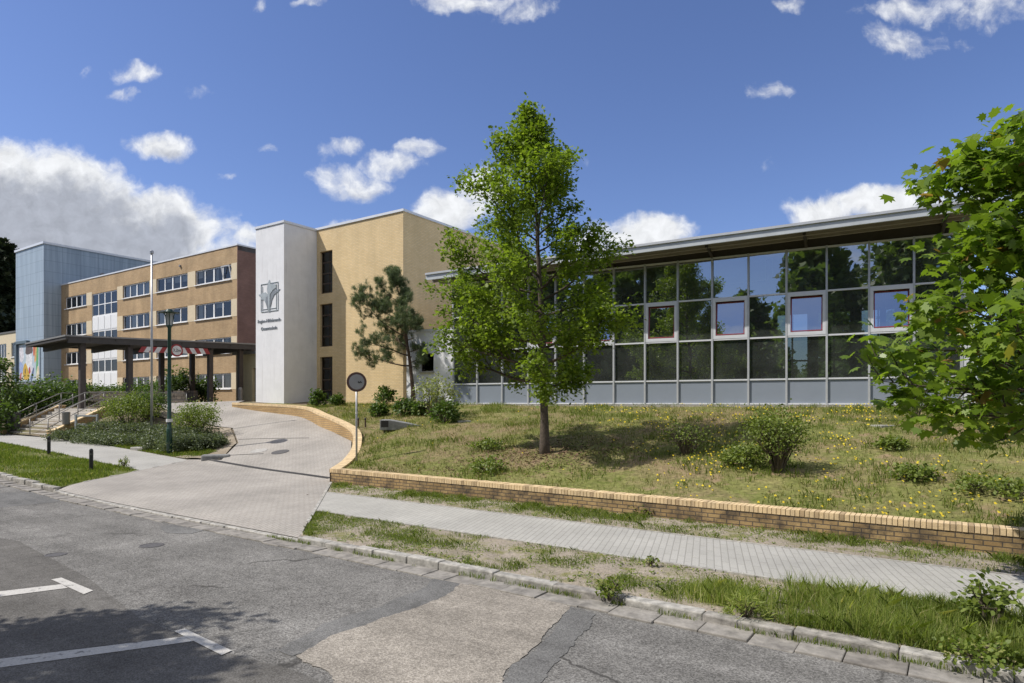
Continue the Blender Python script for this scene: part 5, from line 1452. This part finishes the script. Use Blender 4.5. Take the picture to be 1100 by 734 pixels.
def build_shrubs():
    L = lambda u, v: on_lawn(u, v)
    def Y(u, v): x, y = on_T(u, v); return (x, y, T(x, y))
    def at(u, d, dz=0.0): x = (u - CX) / F * d; return (x, d, T(x, d) + dz)
    shrub('broom_shrub', 'bright green spreading broom shrub with bare stems beside yellow flowers', L(835, 507), 1.4, .72, 1, MT['broom'], .06, OVAL, 3300, 44, up=.3, axw=.4, bare=.6, clump=15, squash=(1, .85))
    shrub('broom_shrub', 'darker thin broom shrub in the shade of oak', L(737, 488), 0.85, .7, 2, MT['broom'], .055, OVAL, 1100, 30, up=.3, axw=.4, bare=.35, clump=16)
    shrub('broom_shrub', 'low weedy broom clump left of the bright broom shrub', L(800, 500), .45, .55, 21, MT['broom'], .07, OVAL, 1300, 10, up=.3, axw=.3, bare=.2)
    rows = [('low bush at foot of white tower right edge', 341, 437, .75, .42), ('low bush beneath the lowest brown window', 362, 436, .6, .36), ('upright dark green bush in front of ochre wing', 413, 438, 1.15, .55), ('round bush just left of the pine trunk', 433, 446, .78, .48), ('small bush just right of the pine trunk', 452, 446, .6, .36), ('dark round bush on the lawn before the white annex', 478, 454, .82, .58), ('thin bush behind the two wooden stakes', 407, 447, .55, .4)]
    for i, (lab, u, v, h, r) in enumerate(rows):
        shrub('lawn_bush', lab, L(u, v), h, r, 30 + i, MT['bushleaf'], .12, OVAL, 750, 8, bare=.08, group='bushes along the ochre wing')
    shrub('pale_bush', 'pale yellow green airy bush in front of white annex', L(466, 450), 1.75, 1.0, 45, MT['paleleaf'], .10, OVAL, 1150, 16, bare=.5, clump=12)
    shrub('wall_weed', 'tall leafy weed growing against the foot of glass hall', L(985, 449), .7, .5, 46, MT['bushleaf'], .13, SPRIG, 900, 10, axw=.7, bare=.1, up=.1)
    for i, (u, v, h, r, lab) in enumerate(((523, 483, .3, .55, 'green weed tuft left of the oak trunk, upper one'), (524, 507, .35, .5, 'green weed tuft left of the oak trunk, nearer the wall'), (980, 515, .28, .4, 'dark green weed rosette on the right lawn beside dandelions'), (957, 482, .25, .35, 'small dark green weed clump high on the right lawn'), (1062, 530, .3, .55, 'broad weed clump on the lawn above right end of wall'))):
        shrub('weed_tuft', lab, L(u, v), h, r, 60 + i, MT['broom'], .075, OVAL, 700, 6, axw=.35, up=.4, bare=.02, cat='weed', group='weed tufts on the lawn', clump=9)
    # planting bed in front of the canopy
    bed = [(78, 472, .42, 1.0), (100, 475, .44, 1.0), (123, 477, .46, 1.05), (146, 478, .46, 1.0), (172, 481, .5, .85), (195, 483, .55, .9), (212, 482, .52, .8), (227, 481, .48, .65), (150, 470, .65, 1.2), (120, 466, .6, 1.3), (178, 474, .7, 1.1), (205, 475, .7, 1.1)]
    where = ['front left end of bed', 'second in front row of bed', 'third in front row of bed', 'left of the flagpole foot', 'just left of the lamp pole foot', 'just right of the lamp pole foot', 'right front of bed', 'right end of bed by the driveway', 'behind the flagpole', 'back left of bed under bright shrubs', 'behind the lamp pole', 'back right of bed under the round shrub']
    for i, ((u, v, h, r), w) in enumerate(zip(bed, where)):
        shrub('juniper_bush', 'low grey green bush, ' + w, Y(u, v), h, r, 80 + i, MT['greyleaf'], .07, OVAL, 4200, 8, axw=.3, up=.2, bare=.02, group='grey green bushes in the planting bed')
    shrub('spirea_shrub', 'bright green wide shrub in bed left of the flagpole', at(138, 32.5), 1.6, 1.4, 100, MT['broom'], .075, OVAL, 5200, 18, axw=.35, up=.2, bare=.35, clump=24)
    shrub('spirea_shrub', 'bright green shrub in bed directly behind the flagpole', at(158, 33.5), 1.5, .9, 102, MT['bushleaf'], .085, OVAL, 4200, 12, axw=.35, up=.2, bare=.35, clump=16)
    shrub('spirea_shrub', 'rounded bright green shrub with bare legs at right end of bed', at(211, 29.0), 1.55, .95, 101, MT['broom'], .07, OVAL, 4300, 18, axw=.35, up=.2, bare=.48, clump=20)
    # hedges and bushes on the left
    for i, (u, d, h, r, lab) in enumerate(((-18, 35, 2.2, 1.6, 'dark hedge bush at far left by the pavement'), (22, 41, 1.9, 1.7, 'dark hedge bush behind the left handrail, left one'), (48, 42.5, 2.0, 1.8, 'dark hedge bush behind the left handrail, right one'), (-5, 41, 2.0, 1.8, 'dark hedge bush behind the small tree'))):
        shrub('hedge_bush', lab, at(u, d), h, r, 110 + i, MT['bushleaf'], .17, OVAL, 2600, 12, bare=.05, clump=26, group='dark hedge left of the steps')
    for i, (u, d, h, r, m, lab) in enumerate(((68, 48, 1.9, 2.0, 'farleaf', 'large shrub before the blue grey tower seen through canopy'), (92, 50, 1.5, 1.6, 'farleaf', 'green shrub behind first canopy post'), (125, 52, 1.35, 1.5, 'bushleaf', 'green shrub behind second canopy post'), (143, 50, 1.6, 1.1, 'bushleaf', 'small shrub right of the second canopy post'), (193, 47, 2.5, 1.1, 'bushleaf', 'tall bush behind the stone wall near the lamp'), (219, 48, 2.0, .9, 'farleaf', 'dark rounded bush by the fifth canopy post'), (168, 50, 1.7, 1.3, 'bushleaf', 'low bush on the stone wall behind flagpole'))):
        shrub('court_shrub', lab, at(u, d), h, r, 130 + i, MT[m], .17, OVAL, 2000, 12, bare=.1, clump=22, group='shrubs behind the canopy')
    for i, (xl, yl, h, r) in enumerate(((7.4, 3.5, 3.2, 1.8), (10.2, 1.0, 3.0, 1.9), (13.0, -1.5, 2.8, 1.8), (9.0, 7.0, 4.2, 2.4))):
        x, y = hall(xl, yl); z = lawn_z(x, y) or 2.1
        shrub('boundary_bush', ('bush right at end of the glass hall, nearest its corner', 'bush past end of the glass hall, second from its corner', 'bush past end of the glass hall, farthest from its corner', 'tall bush behind right end of glass hall')[i], (x, y, z - .1), h, r, 190 + i, MT['farleaf'], .2, OVAL, 3000, 12, bare=.03, clump=26, group='bushes past the hall')
    # leafy sapling and weeds in the street strips
    x, y = survey(1062, 676, 0); shrub('sapling', 'young leafy sapling with pale leaves in the tall grass by kerb', (x, y, 0), 0.62, .24, 150, MT['broom'], .075, OVAL, 300, 7, bare=.25, clump=8, cat='sapling')
    for i, (u, v, h, r, lab) in enumerate(((800, 662, .24, .22, 'lush grass clump in planting strip left of tall grass'), (655, 640, .22, .16, 'leafy weed by the kerb near the asphalt crack'), (1050, 712, .22, .3, 'leafy weed spilling over right end of the kerb'), (205.0 * 3.4, 554, .24, .2, 'leafy weed at foot of the brick wall mid way'), (400, 521, .22, .3, 'leafy weed at foot of the brick wall near its corner'), (699, 609, .17, .1, 'small weed on the pavement edge'), (133, 508, .35, .18, 'thistle like weed at right end of grass verge'))):
        x, y = survey(u, v, 0); a, q = to_aq(x, y)
        shrub('verge_weed', lab, (x, y, z_street(a)), h, r, 160 + i, MT['tallgrass' if i == 0 else 'grass'], .045 if i else .09, OVAL if i else SPRIG, (420, 260, 520, 300, 420, 70, 260)[i], 6, axw=.35 if i else .6, up=.2, bare=.02, cat='weed', group='weeds along the pavement')


# ------------------------------------------------------------------ grass and flowers (nobody could count these)
def blades(name, pos, hgt, wid, mat, seed, lean=.45, parts=2):
    g = np.random.default_rng(seed); n = len(pos); az = g.uniform(0, 2 * math.pi, n); la = g.uniform(0, 2 * math.pi, n)
    h = hgt * g.uniform(.5, 1.25, n); w = wid * g.uniform(.6, 1.3, n); l = h * np.abs(g.normal(0, lean, n))
    sx, sy = np.cos(az) * w / 2, np.sin(az) * w / 2; lx, ly = np.cos(la) * l, np.sin(la) * l
    V = np.zeros((n, 5, 3)); V[:, 0] = pos + np.c_[-sx, -sy, np.full(n, -.01)]; V[:, 1] = pos + np.c_[sx, sy, np.full(n, -.01)]
    V[:, 2] = pos + np.c_[lx * .35 + sx * .8, ly * .35 + sy * .8, h * .6]; V[:, 3] = pos + np.c_[lx, ly, h]; V[:, 4] = pos + np.c_[lx * .35 - sx * .8, ly * .35 - sy * .8, h * .6]
    me = np_mesh(name, V, 5, np.clip(g.normal(.45, .25, n), 0, 1)); o = link(name, me, mat); o['kind'] = 'stuff'
    return o


def build_grass():
    g = np.random.default_rng(77)
    def area(n, a0, a1, q0, q1):
        a = g.uniform(a0, a1, n); q = g.uniform(q0, q1, n); return a, q
    def place(a, q, zf=None):
        z = np.array([z_street(v) for v in a]); return np.c_[a * AX + q * NX, a * AY + q * NY, z]
    FRn = lambda q: -9.9 - (q - 7.5) * 1.05
    # planting strip by the road: tufts on bare sand, rank grass at the right end
    a, q = area(110000, -12.2, 3, 7.54, 9.34)
    d = fbm(a, q, 1.5, 3); lush = np.clip((a + 2.0) / 1.0, 0, 1) + np.clip((-a - 9.3) / 1.2, 0, .55)
    keep = (g.uniform(size=len(a)) < np.clip((d - .455) * 5, 0.03, 1) * (.5 + .5 * (q < 8.5)) * .55 + lush * .9 * (d > .33)) & (a > FRn(q) + .05)
    P = place(a[keep], q[keep]); hh = .038 + .08 * np.clip((a[keep] + 2.0) / .9, 0, 1) + .03 * (d[keep] > .62)
    blades('strip_grass', P, hh, .007, MT['grass'], 1, .8)
    a, q = area(19000, -1.9, 3, 7.6, 9.25); keep = (g.uniform(size=len(a)) < np.clip((a + 2.0) / .8, 0, 1) * (fbm(a, q, 2, 9) > .38))
    blades('tall_grass', place(a[keep], q[keep]), .12 + .16 * fbm(a[keep], q[keep], 1.7, 44), .0055, MT['tallgrass'], 2, .65)
    a, q = area(9000, -3.0, -1.7, 7.7, 8.6); keep = g.uniform(size=len(a)) < np.exp(-((a + 2.35) / .35) ** 2 - ((q - 8.1) / .3) ** 2)
    blades('tall_grass', place(a[keep], q[keep]), .2, .007, MT['tallgrass'], 22, .5)
    # verge under the wall
    a, q = area(48000, -15.6, 3, 11.52, 12.92); d = fbm(a, q, 1.6, 5)
    keep = (g.uniform(size=len(a)) < np.clip((d - .37) * 3.5, .06, .9) * (.4 + .6 * (q > 12.1))) & (a > FRn(q) + .1)
    blades('wall_verge_grass', place(a[keep], q[keep]), .05 + .05 * (d[keep] > .6), .009, MT['grass'], 3, .8)
    # low broad-leaved weeds hugging the ground in the verges
    for nm, n_, box, sd in (('ground_weeds', 15000, (-11.5, 3, 7.56, 9.3), 41), ('ground_weeds', 11000, (-15.4, 3, 11.55, 12.9), 43)):
        a, q = area(n_, *box); keep = (g.uniform(size=n_) < np.clip((fbm(a, q, 2.6, sd) - .47) * 6, 0, 1)) & (a > FRn(q) + .1)
        P_ = place(a[keep], q[keep]); P_[:, 2] += g.uniform(.0, .03, len(P_))
        o = leaves(nm, P_, .036, OVAL, MT['grass'], None, 1.2, seed=sd); o['kind'] = 'stuff'
    # grass verge on the left
    a, q = area(52000, -46, -20.6, 7.56, 10.66); keep = (a < -20.55 - (q - 7.5) * .66) & (g.uniform(size=len(a)) < np.clip((fbm(a, q, .9, 6) - .25) * 3, .1, 1))
    blades('verge_grass', place(a[keep], q[keep]), .09, .017, MT['grass'], 4)
    # front edge of the planting bed
    a, q = area(22000, -37, -24.4, 13.32, 15.2); keep = (q < 14.3 + .5 * fbm(a, q, .7, 4))
    a, q = a[keep], q[keep]; x, y = a * AX + q * NX, a * AY + q * NY
    blades('bed_grass', np.c_[x, y, [T(i, j) for i, j in zip(x, y)]], .10, .016, MT['grass'], 5)
    # weeds in the road gutter
    a, q = area(2600, -11, 3, 7.30, 7.372); keep = fbm(a, q, 2.2, 8) > .52
    blades('gutter_weeds', place(a[keep], q[keep]) - np.array([0, 0, .08]), .06, .007, MT['grass'], 6)
    # lawn
    n = 250000; u = g.uniform(340, 1180, n); x = []; xs = g.uniform(-14, 18, n); ys = g.uniform(10.2, 37, n)
    P = []; fl = []
    for x_, y_ in zip(xs, ys):
        uu = CX + F * x_ / y_
        if not (330 < uu < 1180): continue
        z = lawn_z(x_, y_)
        if z is not None: P.append((x_, y_, z))
    P = np.array(P); d = fbm(P[:, 0], P[:, 1], .45, 12); d2 = fbm(P[:, 0], P[:, 1], 1.7, 13)
    oak = on_lawn(585, 487); under = np.exp(-(((P[:, 0] - oak.x + .2) / 2.6) ** 2 + ((P[:, 1] - oak.y) / 1.6) ** 2))
    w = np.clip((d - .25) * 2.2 + (d2 - .5), .12, 1) * (1 - .85 * under)
    keep = g.uniform(size=len(P)) < w
    green = g.uniform(size=len(P)) < np.clip((d2 - .46) * 4, .08, .75)
    blades('lawn_grass', P[keep & ~green], .075, .010, MT['drygrass'], 7, .6)
    blades('lawn_grass', P[keep & green], .085, .010, MT['grass'], 8, .5)
    cl = fbm(P[:, 0], P[:, 1], 1.1, 31); tuft = (cl > .60) & (g.uniform(size=len(P)) < .75) & (under < .5)
    blades('lawn_tufts', P[tuft], .15, .014, MT['grass'], 9, .45)
    pale = (fbm(P[:, 0], P[:, 1], .9, 35) > .57) & (g.uniform(size=len(P)) < .4)
    blades('lawn_straw', P[pale], .10, .012, MT['drygrass'], 10, .8)
    # dandelions
    right = np.clip((P[:, 0] - 2.5) / 2, 0.02, 1) * np.clip(fbm(P[:, 0], P[:, 1], .8, 15) * 3 - 1.15, 0, 1)
    sel = P[g.uniform(size=len(P)) < right * .05]
    n = len(sel); az = g.uniform(0, 6.28, n); V = np.zeros((n, 6, 3))
    for k in range(6):
        t = k * math.pi / 3; V[:, k] = sel + np.c_[.026 * np.cos(t + az), .026 * np.sin(t + az), g.uniform(.09, .13) + .012 * np.sin(t + az)]
    o = link('yellow_flowers', np_mesh('yellow_flowers', V, 6, g.uniform(0, 1, n)), MT['petal']); o['kind'] = 'stuff'
    # curb-side litter of dry leaves under the oak
    m = 2600; X = oak.x + g.normal(0, 1.6, m); Y = oak.y + g.normal(0, .9, m); Z = np.array([lawn_z(i, j) or 0 for i, j in zip(X, Y)])
    o = leaves('leaf_litter', np.c_[X, Y, Z + .015], .07, OVAL, plain('dry_leaf', (.17, .105, .06), .9, var=.3), None, 3.0); o['kind'] = 'stuff'


build_trees(); build_shrubs(); build_grass()


# ================================================================== parked car in the bay beside the viewer
def build_car():
    b = thing('parked_car', 'dark estate car parked in the bay under the street tree', 'car', (-8.55, 7.1, -.1), R(180 - 34.6 + 90 + 90))
    # side outline swept over the width with the cabin drawn in
    prof = [(-2.15, .32), (-2.2, .6), (-2.1, .92), (-1.95, 1.35), (-1.7, 1.46), (.2, 1.47), (.75, 1.05), (1.9, .9), (2.15, .7), (2.18, .35)]
    m = MB(); W = .88; n = len(prof); i0 = 0; rings = []
    for y, s in ((-W, .0), (-W + .06, 1), (W - .06, 1), (W, 0)):
        ring = []
        for x, z in prof:
            ins = max(0, z - .95) * .38; yy = y * (1 - ins / W); e = .04 * (1 - s)
            ring.append((x * (1 - e * .6), yy, z - (e if z > .4 else -e)))
        rings.append(ring)
    for r in rings: m.v += r
    for k in range(3):
        for i in range(n):
            a, c = k * n + i, k * n + (i + 1) % n; m.f.append((a, c, c + n, a + n)); m.t.append(.5)
    m.f.append(tuple(range(n))[::-1]); m.f.append(tuple(3 * n + i for i in range(n))); m.t += [.5, .5]
    m.build('body', MT['carpaint'], b, bevel=.03)
    gl = plain('car_glass', (.015, .017, .02), .06)
    for s in (-1, 1):
        q = MB(); q.face([(x, s * (W * (1 - max(0, z - .95) * .38 / W) + .004), z) for x, z in ((-1.85, .98), (-1.72, 1.36), (.12, 1.37), (.62, 1.0))]); q.build('side_window', gl, b)
    q = MB(); q.face([(.27, -.66, 1.43), (.27, .66, 1.43), (.735, .80, 1.075), (.735, -.80, 1.075)]); q.v = [(x + .012, y, z + .012) for x, y, z in q.v]; q.build('windscreen', gl, b)
    for x in (-1.35, 1.35):
        for s in (-1, 1):
            q = MB(); q.lathe([(.18, -.1), (.31, -.1), (.32, -.07), (.32, .07), (.31, .1), (.18, .1)], 24); w = q.build('wheel', MT['tyre'], b); w.location = (x, s * .80, .32); w.rotation_euler = (R(90), 0, 0)
            q = MB(); q.lathe([(.01, -.09), (.19, -.09), (.19, .09), (.01, .09)], 18); q.build('rim', MT['metal'], w)
    for s in (-1, 1):
        q = MB(); q.box(2.06, 2.17, s * .62 - .16, s * .62 + .16, .62, .76); q.build('headlight', MT['lampglass'], b)
        q = MB(); q.box(-2.17, -2.08, s * .70 - .1, s * .70 + .1, .7, .98); q.build('tail_light', MT['red'], b)
        q = MB(); q.box(.45, .62, s * .98 - .09, s * .98 + .09, 1.0, 1.12); q.build('mirror', MT['black'], b, bevel=.02)


build_car()
